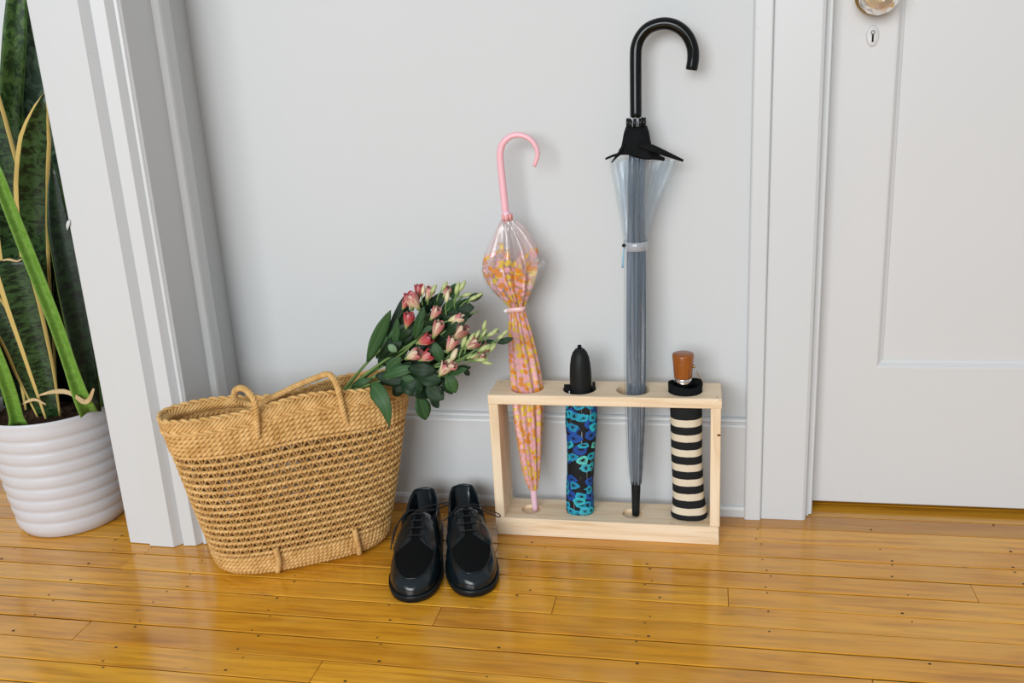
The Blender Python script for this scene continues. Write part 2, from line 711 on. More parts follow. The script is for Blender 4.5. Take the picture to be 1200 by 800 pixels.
# faceted glass knob and painted keyhole plate
M_BRASS = plain('aged_brass', (.45, .28, .09), .3, .5, 1.0, vary=.4, scale=60)
Mg = Mat('knob_glass')
Mg.base((.94, .93, .90), .02, .5)
Mg.b.inputs['Transmission Weight'].default_value = .85
Mg.b.inputs['IOR'].default_value = 1.5
M_GLASS = Mg.m
kc = at(1029.5, -7, .0)
knob = thing('doorknob')
knob.parent = do
kx, kz = kc[0], kc[2]


def lathe_y(profile, n=24):
    """profile (radius, y) about the knob axis"""
    a = np.arange(n) * 2 * PI / n
    return loft([np.stack([kx + r * np.cos(a), np.full(n, y), kz - r * np.sin(a)], 1) for r, y in profile], True, True, True)


MB().add(*lathe_y([(.033, .0399), (.033, .036), (.030, .033), (.016, .031), (.011, .028), (.011, .014), (.020, .012), (.0335, .010), (.0345, .006), (.033, .001), (.030, .000)])).build('collar', M_BRASS, knob)
# glass: 12 sides with inner facets
gl = MB()
prof = [(.028, .004), (.0325, -.001), (.0345, -.008), (.0325, -.016), (.026, -.022), (.014, -.0245), (.0, -.022)]
n = 12
rings = []
for j, (r_, y_) in enumerate(prof):
    a = (np.arange(n) + .5 * (j % 2)) * 2 * PI / n
    rings.append(np.stack([kx + max(r_, .0005) * np.cos(a), np.full(n, y_), kz - max(r_, .0005) * np.sin(a)], 1))
V = np.concatenate(rings)
F = []
for j in range(len(prof) - 1):
    for i in range(n):
        i2 = (i + 1) % n
        if j % 2 == 0:
            F += [(j * n + i, j * n + i2, (j + 1) * n + i), (j * n + i2, (j + 1) * n + i2, (j + 1) * n + i)]
        else:
            F += [(j * n + i, j * n + i2, (j + 1) * n + i2), (j * n + i, (j + 1) * n + i2, (j + 1) * n + i)]
F.append(tuple(range(n))[::-1])
gl.add(V, F).build('glass_knob', M_GLASS, knob, smooth=False)
Mf = Mat('painted_sparkle_foil')  # foil with the knob's sparkle painted in as pale, gold and dark cells
vf = Mf.n('ShaderNodeTexVoronoi')
vf.inputs["Scale"].default_value = 170
Mf.l(Mf.coord('Object'), vf.inputs['Vector'])
sf = Mf.n('ShaderNodeSeparateColor')
Mf.l(vf.outputs['Color'], sf.inputs[0])
Mf.base(Mf.ramp(sf.outputs[0], [(0, (.95, .93, .88)), (.4, (.80, .76, .66)), (.6, (.42, .33, .16)), (.8, (.90, .88, .82)), (1, (.60, .52, .36))], 'CONSTANT'), .4, .5, .2)
Mf.bump(sf.outputs[1], .8, .002)
MB().add(*lathe_y([(.0285, .0030), (.0285, .0045), (.0, .0045)], 14)).build('foil_back', Mf.m, knob, smooth=False)
ec = at(1022.5, 42, .04)
esc = thing('keyhole_plate')
esc.parent = do
mb = MB()
a = np.arange(28) * 2 * PI / 28
rings = []
for s, y in ((1, .0399), (1, .0382), (.9, .0370), (.0, .0368)):
    rings.append(np.stack([ec[0] + .0105 * s * np.cos(a), np.full(28, y), ec[2] + .018 * s * np.sin(a)], 1))
mb.add(*loft(rings, True, True, True)).build('plate', M_DOOR, esc)
mb = MB()
V = []
for y in (.0364, .0362):
    V += [(ec[0] - .0016, y, ec[2] - .010), (ec[0] + .0016, y, ec[2] - .010), (ec[0] + .0014, y, ec[2] + .003), (ec[0] - .0014, y, ec[2] + .003)]
mb.add(V, [(0, 1, 2, 3), (4, 5, 6, 7)])
mb.build('key_slot', M_DARK, esc, smooth=False)
a = np.linspace(0, 2 * PI, 15)[:-1]
ring = np.stack([ec[0] + .0030 * np.cos(a), np.full(14, .0364), ec[2] + .0058 + .0030 * np.sin(a)], 1)
MB().add(*tube(ring, .0008, 6, True)).build('key_ring_edge', plain('worn_iron', (.2, .17, .13), .4, .5, .6), esc)

# ------------------------------------------------------------------ umbrella rack
RX0, RX1, RY0, RY1 = -.4035, .0305, -.1385, -.0500
HOLES = [-.3340, -.2330, -.1310, -.0345]
HY = -.0965
rack = thing('umbrella_rack', 'pale pine four-hole umbrella rack standing on the floor against the baseboard', 'umbrella rack', loc=((RX0 + RX1) / 2, (RY0 + RY1) / 2, 0))


def board_uv(V, F, along):
    """box-mapped uv with u along the grain, metres"""
    U = []
    for f in F:
        P = np.array([V[i] for i in f])
        nn = np.abs(np.cross(P[1] - P[0], P[2] - P[0]))
        k = int(np.argmax(nn))
        if along == 0:
            ax = {0: (1, 2), 1: (0, 2), 2: (0, 1)}[k]
        else:
            ax = {0: (2, 1), 1: (2, 0), 2: (1, 0)}[k]
        U.append([(p[ax[0]] + .05 * k, p[ax[1]] + .3 * k) for p in P])
    return U


def holed_board(x0, x1, y0, y1, z0, z1, holes, rad, depth, name):
    """board with round holes (through, or recessed to depth) in its top face"""
    b = .0012
    seg = 32
    mb = MB()
    V = []
    F = []

    def v(*p):
        V.append(p)
        return len(V) - 1

    edges = [x0 + b] + [(p + q) / 2 for p, q in zip(holes[:-1], holes[1:])] + [x1 - b]
    through = depth is None
    for i, hx in enumerate(holes):
        a0, a1 = edges[i], edges[i + 1]
        cir = [(hx + rad * math.cos(2 * PI * k / seg), HY + rad * math.sin(2 * PI * k / seg)) for k in range(seg)]
        # outer rectangle points by angle
        outer = []
        for k in range(seg):
            c, s = math.cos(2 * PI * k / seg), math.sin(2 * PI * k / seg)
            ts = []
            if c > 1e-9: ts.append((a1 - hx) / c)
            if c < -1e-9: ts.append((a0 - hx) / c)
            if s > 1e-9: ts.append((y1 - b - HY) / s)
            if s < -1e-9: ts.append((y0 + b - HY) / s)
            t = min(ts)
            outer.append((hx + c * t, HY + s * t))
        # corners: snap the nearest sample onto each corner
        for cx, cy in ((a0, y0 + b), (a1, y0 + b), (a0, y1 - b), (a1, y1 - b)):
            j = min(range(seg), key=lambda q: (outer[q][0] - cx) ** 2 + (outer[q][1] - cy) ** 2)
            outer[j] = (cx, cy)
        zb = z0 if through else z1 - depth
        top = [v(x, y, z1) for x, y in outer]
        ct = [v(x, y, z1) for x, y in cir]
        cb = [v(x, y, zb) for x, y in cir]
        for k in range(seg):
            k2 = (k + 1) % seg
            F.append((top[k], top[k2], ct[k2], ct[k]))
            F.append((ct[k], ct[k2], cb[k2], cb[k]))
        if through:
            bo = [v(x, y, z0) for x, y in outer]
            for k in range(seg):
                k2 = (k + 1) % seg
                F.append((bo[k2], bo[k], cb[k], cb[k2]))
        else:
            F.append(tuple(cb))
    # rim: chamfer + sides
    def rect(o, z):
        return [v(x0 + o, y0 + o, z), v(x1 - o, y0 + o, z), v(x1 - o, y1 - o, z), v(x0 + o, y1 - o, z)]
    r0, r1, r2, r3 = rect(b, z1), rect(0, z1 - b), rect(0, z0 + b), rect(b, z0)
    for A, B in ((r0, r1), (r1, r2), (r2, r3)):
        for k in range(4):
            k2 = (k + 1) % 4
            F.append((A[k2], A[k], B[k], B[k2]))
    if not through:
        F.append(tuple(r3[::-1]))
    mb.add(V, F, board_uv(V, F, 0))
    return mb.build(name, M_PINE, rack, smooth=False)


top = holed_board(RX0 + .0, RX1 + .001, RY0, RY1, .2775, .2965, HOLES, .0318, None, 'top_board')
base_u = holed_board(RX0, RX1 - .002, RY0, RY1, .0190, .0382, [-.3380, -.1360], .0205, .007, 'base_board')
V, F = box(RX0 + .001, RX1 - .001, RY0 + .0005, RY1, .0004, .0188, .0012)
MB().add(V, F, board_uv(V, F, 0)).build('base_board', M_PINE, rack, smooth=False)
for x0 in (RX0, RX1 - .0185):
    V, F = box(x0, x0 + .0185, RY0 + .001, RY1, .0384, .2773, .0011)
    MB().add(V, F, board_uv(V, F, 1)).build('side_board', M_PINE, rack, smooth=False)
kp = at(842.5, 510, RY0)
a = np.arange(14) * 2 * PI / 14
V = [(kp[0] + .0035 * math.cos(t) * (1 + .12 * math.sin(3 * t)), RY0 + .0004, kp[2] + .0023 * math.sin(t)) for t in a] + [(kp[0], RY0 + .0002, kp[2])]
MB().add(V, [(i, (i + 1) % 14, 14) for i in range(14)]).build('knot', M_KNOT, rack)
mb = MB()
for sx, sy in ((576 + 11.5, 447.8), (840.5, 465)):
    d = ray(sx, sy)
    p = CP + d * ((.2967 - CP[2]) / d[2])
    V = [(p[0] + .0018 * math.cos(t), p[1] + .0018 * math.sin(t), .2968) for t in a]
    MB().add(V, [tuple(range(14))]).build('screw_head', plain('screw_steel', (.25, .22, .18), .4, .5, .8), rack)
reloc(rack)

# ------------------------------------------------------------------ planter and snake plant
PC = (-1.347, -.142)
planter = thing('planter', 'white ribbed round planter holding the snake plant, left of the doorway trim', 'planter', loc=(PC[0], PC[1], 0))
prof = [(.100, .001), (.106, .003), (.108, .008)]
nr = 9
HP = .266
for i in range(nr):
    for s in np.linspace(0, 1, 8)[:-1]:
        z = .010 + (i + s) / nr * (HP - .022)
        r = .108 + .030 * (z / HP) ** .9 + .0032 * abs(math.sin(PI * s)) ** .6
        prof.append((r, z))
prof += [(.1385, HP - .010), (.1395, HP - .003), (.1380, HP), (.1350, HP - .001), (.1335, HP - .010), (.128, HP - .08)]
MB().add(*lathe(prof, (PC[0], PC[1], 0), 64, True, False)).build('pot', plain('white_glaze', (.60, .60, .635), .33, .5, bump=.04, bscale=8), planter)
# soil
mb = MB()
rings = []
a = np.arange(40) * 2 * PI / 40
for r in np.linspace(.1325, .002, 12):
    rings.append(np.stack([PC[0] + r * np.cos(a), PC[1] + r * np.sin(a), HP - .024 + rng.uniform(-.004, .004, 40)], 1))
mb.add(*loft(rings, True, False, True))
for i in range(420):
    t, r = rng.uniform(0, 2 * PI), .128 * math.sqrt(rng.random())
    c = np.array([PC[0] + r * math.cos(t), PC[1] + r * math.sin(t), HP - .022])
    s = rng.uniform(.002, .006)
    V = [c + s * nrm(rng.normal(0, 1, 3)) * rng.uniform(.5, 1) for _ in range(4)]
    mb.add(V, [(0, 1, 2), (0, 2, 3), (0, 3, 1), (1, 3, 2)])
soil = mb.build('soil', plain('bark_soil', (.06, .033, .02), .9, .2, vary=.8, scale=90), planter, smooth=False)
tag(soil, kind='stuff')
reloc(planter)


def snake_mat(name, dark, light, margin, marg_w=.10, band=1.0):
    M = Mat(name)
    oi = M.n('ShaderNodeObjectInfo')
    tc = M.n('ShaderNodeTexCoord')
    sx = M.n('ShaderNodeSeparateXYZ')
    M.l(tc.outputs['UV'], sx.inputs[0])
    u, v = sx.outputs[0], sx.outputs[1]
    cb = M.n('ShaderNodeCombineXYZ')
    M.l(M.math('MULTIPLY_ADD', u, 3.0, M.math('MULTIPLY', oi.outputs['Random'], 50.0)), cb.inputs[0])
    M.l(M.math('MULTIPLY', v, 46.0), cb.inputs[1])
    f = M.noise(cb.outputs[0], 1.0, 4, .6, .9)
    g = M.ramp(f, [(.42, (0, 0, 0)), (.58, (1, 1, 1))])
    c = M.mix(M.math('MULTIPLY', g, band), dark, light)
    e = M.math('MULTIPLY', M.math('ABSOLUTE', M.math('SUBTRACT', u, .5)), 2.0)
    wob = M.math('MULTIPLY_ADD', f, .06, 1 - marg_w - .03)
    mk = M.math('GREATER_THAN', e, wob)
    c = M.mix(mk, c, margin)
    M.base(c, .34, .28)
    M.bump(f, .15, .001)
    return M.m


SM = {
    'var': snake_mat('snake_leaf_variegated', (.004, .013, .004), (.032, .075, .022), (.56, .42, .14), .25),
    'dark': snake_mat('snake_leaf_dark', (.002, .007, .0025), (.010, .030, .009), (.10, .17, .03), .06),  # dark green, deepened to near black for the shaded gaps
    'pale': snake_mat('snake_leaf_glaucous', (.022, .055, .028), (.10, .17, .10), (.10, .20, .08), .05),
    'green': snake_mat('snake_leaf_fresh', (.11, .24, .030), (.19, .35, .06), (.22, .38, .08), .05, .6),
    'mid': snake_mat('snake_leaf_mid', (.010, .033, .007), (.060, .125, .030), (.10, .18, .05), .04),
}
plant = thing('snake_plant', 'tall snake plant with yellow-edged banded green leaves growing in the white planter', 'plant', loc=(PC[0], PC[1], HP - .02))


def snake(pts, wpx, mat, Ys, prof=None, fold=.25, face=(.55, -.83, .12)):
    """pts: picture positions of the mid line from base to tip, Ys depth at base and tip"""
    P = []
    for i, (x, y) in enumerate(pts):
        t = i / (len(pts) - 1)
        P.append(at(x, y, Ys[0] + (Ys[1] - Ys[0]) * t))
    P = np.array(P)
    w = wpx / ppm(P.mean(0))
    mid = spline(P, 22)
    prof = prof or [(0, .42), (.12, .55), (.35, .9), (.6, 1), (.8, .8), (.93, .4), (1, .03)]
    return MB().add(*leaf(mid, w, face, 6, fold, .004, prof)).build('leaf', SM[mat], plant)


full = [(0, .55), (.2, .8), (.5, 1), (.8, .95), (.95, .6), (1, .06)]
snake([(16, 480), (10, 330), (12, 150), (19, 20), (25, -90)], 26, 'mid', (-.10, -.10), full)
snake([(70, 475), (62, 330), (48, 150), (36, 10), (30, -110)], 34, 'pale', (-.06, -.06), full, .1)
snake([(60, 478), (44, 330), (38, 230), (42, 160), (53, 108)], 38, 'var', (-.14, -.20), [(0, .45), (.25, .7), (.5, .85), (.7, 1), (.85, .9), (.94, .5), (1, .05)])
snake([(40, 478), (22, 330), (8, 220), (-14, 130), (-30, 40)], 38, 'var', (-.16, -.20), full)
snake([(104, 482), (92, 455), (68, 385), (42, 318), (14, 248), (-8, 190)], 15, 'green', (-.225, -.27), [(0, 1.35), (.08, 1.2), (.2, 1), (.7, 1), (.95, .9), (1, .7)], .9)
snake([(107, 482), (99, 420), (84, 335), (69, 260), (61, 190)], 33, 'dark', (-.20, -.18), [(0, .7), (.2, .8), (.5, .95), (.75, .8), (.92, .4), (1, .04)])
snake([(62, 488), (48, 430), (30, 365), (12, 303)], 40, 'var', (-.215, -.235), [(0, .45), (.3, .72), (.7, .95), (1, 1.0)], .2)
snake([(50, 486), (32, 440), (16, 400), (-10, 350)], 26, 'var', (-.22, -.245), [(0, .5), (.4, .9), (.8, 1), (1, .7)], .2)
snake([(22, 497), (14, 465), (2, 430), (-20, 375)], 15, 'green', (-.245, -.27), [(0, 1.5), (.1, 1.0), (.5, 1), (1, .9)], .8)
snake([(118, 478), (110, 420), (98, 350), (88, 300)], 18, 'mid', (-.15, -.14), [(0, .9), (.5, 1), (.9, .6), (1, .1)])
# darker leaves crowding behind, their colour deepened for the shade between leaves
for (b, m, t, w, k, Y) in (((90, 470), (76, 330), (66, 210), 36, 'dark', -.07), ((30, 470), (34, 330), (30, 160), 40, 'dark', -.06), ((0, 480), (-8, 330), (4, 200), 40, 'dark', -.08),
                           ((60, 465), (64, 300), (56, 130), 38, 'dark', -.03), ((10, 465), (6, 280), (-8, 110), 40, 'dark', -.03), ((100, 462), (96, 380), (84, 270), 30, 'dark', -.05),
                           ((40, 462), (24, 240), (14, 90), 30, 'mid', -.045), ((-20, 470), (-40, 330), (-50, 160), 40, 'dark', -.10), ((-10, 480), (-20, 420), (-26, 300), 34, 'var', -.2),
                           ((75, 470), (80, 400), (80, 300), 34, 'dark', -.10), ((45, 470), (52, 400), (54, 300), 36, 'dark', -.11), ((15, 475), (18, 420), (22, 330), 36, 'dark', -.13)):
    snake([b, m, t], w, k, (Y, Y), full, .15)
# dry sheaths at the leaf bases
M_DRY = plain('dry_sheath', (.52, .38, .20), .7, .3, vary=.3)
for pts, w in (([(46, 463), (62, 459), (78, 459), (92, 466), (100, 470)], 6), ([(86, 462), (95, 470), (104, 469), (110, 455)], 6), ([(24, 474), (40, 468), (54, 474)], 4), ([(0, 306), (10, 304), (20, 306), (26, 303)], 3)):
    P = [at(x, y, -.245) for x, y in pts]
    MB().add(*leaf(spline(P, 10), w / ppm(P[0]), (.5, -.8, .3), 3, .4, .0015, [(0, .3), (.5, 1), (1, .4)])).build('dry_sheath', M_DRY, plant)
reloc(plant)

# ------------------------------------------------------------------ woven basket


def straw_mat(name, lo, hi):
    M = Mat(name)
    v = M.coord('Object', (1, 1, 1))
    f = M.noise(v, 55, 3, .6)
    g = M.noise(v, 420, 2)
    c = M.ramp(f, [(.3, lo), (.7, hi)])
    c = M.mix(M.math('MULTIPLY', g, .35), c, tuple(x * .55 for x in lo))
    M.base(c, .62, .3)
    M.bump(g, .25, .0006)
    return M.m


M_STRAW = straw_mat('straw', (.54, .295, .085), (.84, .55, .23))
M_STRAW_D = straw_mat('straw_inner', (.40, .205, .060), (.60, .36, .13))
BP = dict(th=30, bc=(-.770, -.236), tc=(-.765, -.233), hl0=.160, hl1=.228, hw0=.075, hw1=.066, bul=.018, H=.312, pin=.95, pt=-.02)


def sp(x, e):
    return np.sign(x) * np.abs(x) ** e


def bpt(phi, v):
    """surface point of the basket, phi around and v up, arrays"""
    phi = np.asarray(phi, float)
    v = np.asarray(v, float) + 0 * phi
    th = math.radians(BP['th'])
    cx = BP['bc'][0] * (1 - v) + BP['tc'][0] * v
    cy = BP['bc'][1] * (1 - v) + BP['tc'][1] * v
    hl = BP['hl0'] + (BP['hl1'] - BP['hl0']) * v ** .9
    hw = BP['hw0'] + (BP['hw1'] - BP['hw0']) * v + BP['bul'] * np.sin(PI * np.clip(v, 0, 1))
    rnd = 1 - .10 * np.clip(1 - v / .06, 0, 1) ** 2
    cs, sn = np.cos(phi), np.sin(phi)
    t = sp(cs, .72)
    a = hl * t * rnd
    b = hw * sp(sn, .72) * rnd
    pin = BP['pin'] * np.clip(v, 0, 1.1) ** 3 * np.exp(-((t - BP['pt']) / .42) ** 2)
    b = np.where(b > 0, b * (1 - pin), b * (1 - .12 * pin))
    z = BP['H'] * v + .006 + .003 * v * t
    z = z + np.where(sn < 0, 1, .25) * .013 * np.clip(v, 0, 1.1) ** 4 * np.exp(-((t - .15) / .4) ** 2)
    return np.stack([cx + a * math.cos(th) - b * math.sin(th), cy + a * math.sin(th) + b * math.cos(th), z], -1)


def even_phi(v, n, off=0.0):
    ph = np.linspace(0, 2 * PI, 721)
    P = bpt(ph, v)
    d = np.concatenate([[0], np.cumsum(np.linalg.norm(np.diff(P, axis=0), axis=1))])
    s = ((np.arange(n) + off) / n % 1.0) * d[-1]
    return np.interp(s, d, ph)


def out_normal(P):
    T = np.roll(P, -1, 0) - np.roll(P, 1, 0)
    N = np.stack([T[:, 1], -T[:, 0], 0 * T[:, 0]], 1)
    return N / (np.linalg.norm(N, axis=1)[:, None] + 1e-12)


basket = thing('basket', 'honey-coloured woven straw basket tote with rope handles holding a bouquet', 'basket', loc=(-.770, -.222, 0))
KN = 52        # knots round the basket


def twined_row(v, r, Rr, turns, name, mat, samples=8, zoff=0.0, sign=1, noff=0.0, flat=1.0, phase=0.0, bead=.0):
    m = turns * samples
    ph = even_phi(v, m)
    P = bpt(ph, v)
    N = out_normal(P)
    Z = np.array([0, 0, 1.0])
    mb = MB()
    for s in range(2):
        ang = sign * PI * np.arange(m) / samples + PI * s + phase
        jit = 1 + .12 * np.sin(np.arange(m) * .37 + s)
        Q = P + N * ((Rr * np.cos(ang)) + noff)[:, None] + Z * (Rr * np.sin(ang) * jit * flat + zoff)[:, None]
        rr_ = r * (1 + bead * np.cos(ang))
        mb.add(*tube(Q, rr_, 6, True))
    return mb.build(name, mat, basket)


# solid band at the foot, open work, solid band below the rim
row_v = []
vb = [0.015, .040, .065, .090, .115]
vo = list(np.linspace(.150, .795, 16))
vt = [.822, .848, .874, .900, .926]
for v in vb:
    twined_row(v, .0034, .0026, 2 * KN, 'foot_coil', M_STRAW, 6)
for i, v in enumerate(vo):
    twined_row(v, .0025, .0012, 2 * KN, 'weft_row', M_STRAW, 6, bead=.34)
for v in vt:
    twined_row(v, .0034, .0025, 2 * KN, 'collar_coil', M_STRAW, 6)
# warp strands between the rows of open work
mb = MB()
sa = np.arange(5) * 2 * PI / 5


def strand(A, B, out, r):
    A, B = np.asarray(A), np.asarray(B)
    Mp = (A + B) / 2 + out * .0012
    mb.add(*tube(np.array([A, Mp, B]), r, 5))


levels = [vb[-1]] + vo + [vt[0]]
for j in range(len(levels) - 1):
    v0, v1 = levels[j], levels[j + 1]
    off = .5 * (j % 2)
    A = bpt(even_phi(v0, KN, off), v0)
    B = bpt(even_phi(v1, KN, .5 - off), v1)
    Am = bpt(even_phi(v1, KN, off), v1)
    NA = out_normal(A)
    for i in range(KN):
        k = i if off == 0 else i + 1
        strand(A[i], B[k % KN], NA[i], .0017)
        strand(A[i], B[(k - 1) % KN], NA[i], .0017)
        strand(A[i] - NA[i] * .0008, Am[i] - NA[i] * .0008, NA[i], .0014)
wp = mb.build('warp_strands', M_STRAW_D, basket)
tag(wp, kind='stuff')
# backing of the solid bands and the bottom
for va, vb_ in ((.0, .118), (.815, .955)):
    rings = [bpt(even_phi(v, 96), v) for v in np.linspace(va, vb_, 5)]
    rin = [bpt(even_phi(v, 96), v) - out_normal(bpt(even_phi(v, 96), v)) * .0035 for v in np.linspace(vb_, va, 5)]
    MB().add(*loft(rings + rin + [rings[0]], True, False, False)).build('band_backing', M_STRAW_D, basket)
ph = even_phi(.0, 64)
P = bpt(ph, .0)
c = P.mean(0)
rings = [c + (P - c) * s + np.array([0, 0, .004 - .002 * s]) for s in (1.0, .75, .5, .25, .02)]
low = [r_ - np.array([0, 0, .006]) for r_ in rings[::-1]]
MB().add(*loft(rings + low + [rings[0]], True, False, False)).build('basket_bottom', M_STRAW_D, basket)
# braided rim: slanting strands over a core, and a twisted cord below
NB = 130
mb = MB()
phs = even_phi(.985, NB)
for lay, (va, vb_, dsh, nn) in enumerate(((.940, 1.022, 4.2, .004), (.946, 1.022, -3.8, -.0045))):
    A = bpt(even_phi(va, NB), va)
    NA = out_normal(A)
    B = bpt(even_phi(vb_, NB), vb_)
    for i in range(NB):
        k = i + dsh
        k0 = int(math.floor(k)) % NB
        f = k - math.floor(k)
        Bp = B[k0] * (1 - f) + B[(k0 + 1) % NB] * f
        nA, nB = NA[i], NA[k0]
        Mp = (A[i] + Bp) / 2 + (nA + nB) / 2 * nn * 1.3
        pts = spline([A[i] + nA * nn * .2, Mp, Bp + nB * nn * .15], 5)
        mb.add(*tube(pts, np.array([.0018, .0029, .0032, .0029, .0018]), 6))
rim = mb.build('braided_rim', M_STRAW, basket)
twined_row(.946, .0036, .0028, 52, 'rim_cord', M_STRAW, 8, sign=-1, noff=.0015)
twined_row(1.018, .0030, .0026, 60, 'rim_edge', M_STRAW, 8, sign=-1)


# rope handles (front one flopped inward over the rim) and foot loops
def bpx(x, y, v_front_off=0.0, Y=None):
    return at(x, y, Y)


def front_y(x, z):
    """y of the front face of the basket at world x, height z"""
    ph = np.linspace(PI, 2 * PI, 400)
    v = z / BP['H']
    P = bpt(ph, v)
    j = int(np.argmin(np.abs(P[:, 0] - x)))
    return P[j]


_ph, _vv = np.meshgrid(np.linspace(PI, 2 * PI, 240), np.linspace(.0, 1.03, 160))
_G = bpt(_ph.ravel(), _vv.ravel())
_d = _G - CP
_q = _d @ CF
_PX = 600 + FPX * (_d @ CR) / _q
_PY = 400 - FPX * (_d @ CU) / _q


def on_front(px_, py_, gap):
    """point of the basket's front face seen at px_, py_, lifted off by gap"""
    e = (_PX - px_) ** 2 + (_PY - py_) ** 2
    c = np.argsort(e)[:12]
    j = c[int(np.argmin(_q[c]))]
    ph = _ph.ravel()[j]
    v = _vv.ravel()[j]
    P = bpt(np.array([ph - .02, ph + .02]), v)
    t = P[1] - P[0]
    return _G[j] + nrm((t[1], -t[0], 0)) * gap


def on_y(px_, py_, Y):
    return at(px_, py_, Y)


a0 = on_front(304, 513, .004)
a1 = on_front(303, 490, .012)
b0 = on_front(407, 497, .004)
b1 = on_front(400, 470, .012)
ya, yb_ = a1[1], b1[1]
path = [a0, a1, at(298, 470, ya - .004), at(290, 458, ya + .006), at(281, 454.5, ya + .022), at(275, 459, ya + .036), at(277, 468, ya + .046), at(292, 474, ya + .060)]
path2 = [b0, b1, at(395, 452, yb_ - .002), at(389, 441, yb_ + .008), at(382, 438.5, yb_ + .018), at(372, 442, yb_ + .022), at(352, 450, yb_ + .004), at(332, 459.5, yb_ - .016), at(316, 467, yb_ - .026), at(304, 474, yb_ - .022)]
full_path = path + path2[::-1]
mb = MB()
fp = spline(full_path, 260)
mbx = rope(fp, .0030, .020, 3, .0034, 6)
mbx.build('handle', M_STRAW, basket)
# far handle hanging inside the basket
pA = bpt(np.array([.62 * PI]), .93)[0]
pB = bpt(np.array([.30 * PI]), .93)[0]
th = math.radians(30)
nin = np.array([math.sin(th), -math.cos(th), 0])
hp = [pA + nin * .012, pA + nin * .02 + np.array([0, 0, -.05]), (pA + pB) / 2 + nin * .03 + np.array([0, 0, -.11]), pB + nin * .02 + np.array([0, 0, -.05]), pB + nin * .012]
rope(spline(hp, 120), .0030, .020, 3, .0034, 6).build('handle', M_STRAW, basket)
for (x, y0, y1) in ((327, 643, 673), (418.5, 620, 650)):
    p0 = on_front(x - 2.5, y0, .004)
    p1 = on_front(x - .5, (y0 + y1) / 2, .010)
    p2 = on_front(x + .5, y1 - 5, .010)
    p2[2] = max(p2[2], .012)
    p3 = p2 + np.array([-.006, .012, 0])
    p3[2] = .0068
    rope(spline([p0, p1, p2, p3], 40), .0028, .016, 3, .0032, 6).build('foot_loop', M_STRAW, basket)
reloc(basket)

# ------------------------------------------------------------------ bouquet


def leafgreen(name, lo, hi, rough=.42):
    M = Mat(name)
    oi = M.n('ShaderNodeObjectInfo')
    tc = M.n('ShaderNodeTexCoord')
    sx = M.n('ShaderNodeSeparateXYZ')
    M.l(tc.outputs['UV'], sx.inputs[0])
    e = M.math('ABSOLUTE', M.math('SUBTRACT', sx.outputs[0], .5))
    vein = M.math('LESS_THAN', e, .03)
    wv = M.math('SINE', M.math('MULTIPLY', e, 90.0))
    c = M.mix(oi.outputs['Random'], lo, hi)
    c = M.mix(M.math('MULTIPLY', vein, .4), c, tuple(min(1, x * 2.2) for x in hi))
    M.base(c, rough, .28)
    M.bump(wv, .25, .0006)
    return M.m


LG = {'d': leafgreen('bouquet_leaf_dark', (.004, .017, .006), (.012, .040, .013)),
      'm': leafgreen('bouquet_leaf', (.020, .062, .018), (.042, .105, .034)),
      'l': leafgreen('bouquet_leaf_underside', (.11, .20, .11), (.16, .26, .14), .6)}
M_STEM = plain('flower_stem_green', (.12, .21, .055), .45, .45, vary=.3)


def petal_mat(name, base_c, mid_c, tip_c):
    M = Mat(name)
    tc = M.n('ShaderNodeTexCoord')
    sx = M.n('ShaderNodeSeparateXYZ')
    M.l(tc.outputs['UV'], sx.inputs[0])
    nz = M.noise(M.coord('UV', (9, 2, 1)), 2.0, 2)
    f = M.math('ADD', sx.outputs[1], M.math('MULTIPLY_ADD', nz, .35, -.17))
    M.base(M.ramp(f, [(.05, base_c), (.45, mid_c), (.9, tip_c)]), .5, .35)
    M.b.inputs['Subsurface Weight'].default_value = .0
    return M.m


PM = {'red': petal_mat('petal_red', (.44, .40, .16), (.52, .13, .12), (.42, .035, .05)),
      'pink': petal_mat('petal_pink', (.52, .50, .22), (.66, .36, .30), (.50, .15, .16)),
      'cream': petal_mat('petal_cream', (.42, .46, .16), (.72, .64, .42), (.60, .42, .32)),
      'dusk': petal_mat('petal_dusky', (.40, .42, .18), (.46, .26, .20), (.30, .10, .10))}
M_BUD = petal_mat('bud_green', (.20, .32, .09), (.46, .52, .24), (.34, .44, .16))
bouquet = thing('bouquet', 'bunch of pink and cream flowers with dark green leaves lying in the straw basket', 'flowers', loc=tuple(at(430, 450, -.17)))

YB = -.165


def bq(x, y, dy=0.0):
    return at(x, y, YB + dy)


root = bq(385, 478, -.005)
stems = [
    [(392, 470, .0), (430, 425, .0), (455, 400, .0), (480, 365, .01), (490, 345, .01)],
    [(394, 468, -.01), (440, 430, -.012), (488, 398, -.01), (520, 368, .0), (545, 345, .0)],
    [(396, 468, .01), (445, 428, .012), (492, 388, .015), (520, 352, .02)],
    [(396, 470, -.015), (450, 436, -.02), (510, 428, -.02), (545, 400, -.015), (585, 388, -.012)],
    [(394, 472, -.02), (430, 452, -.025), (480, 436, -.03), (530, 425, -.03), (565, 405, -.02)],
    [(394, 472, .0), (430, 440, .0), (470, 415, -.01), (505, 385, -.01), (560, 365, -.005)],
    [(396, 474, -.03), (420, 456, -.032), (446, 446, -.034)],
]
for s in stems:
    P = spline([bq(*p) for p in s], 26)
    MB().add(*tube(P, np.linspace(.0034, .0016, 26), 7)).build('stem', M_STEM, bouquet)


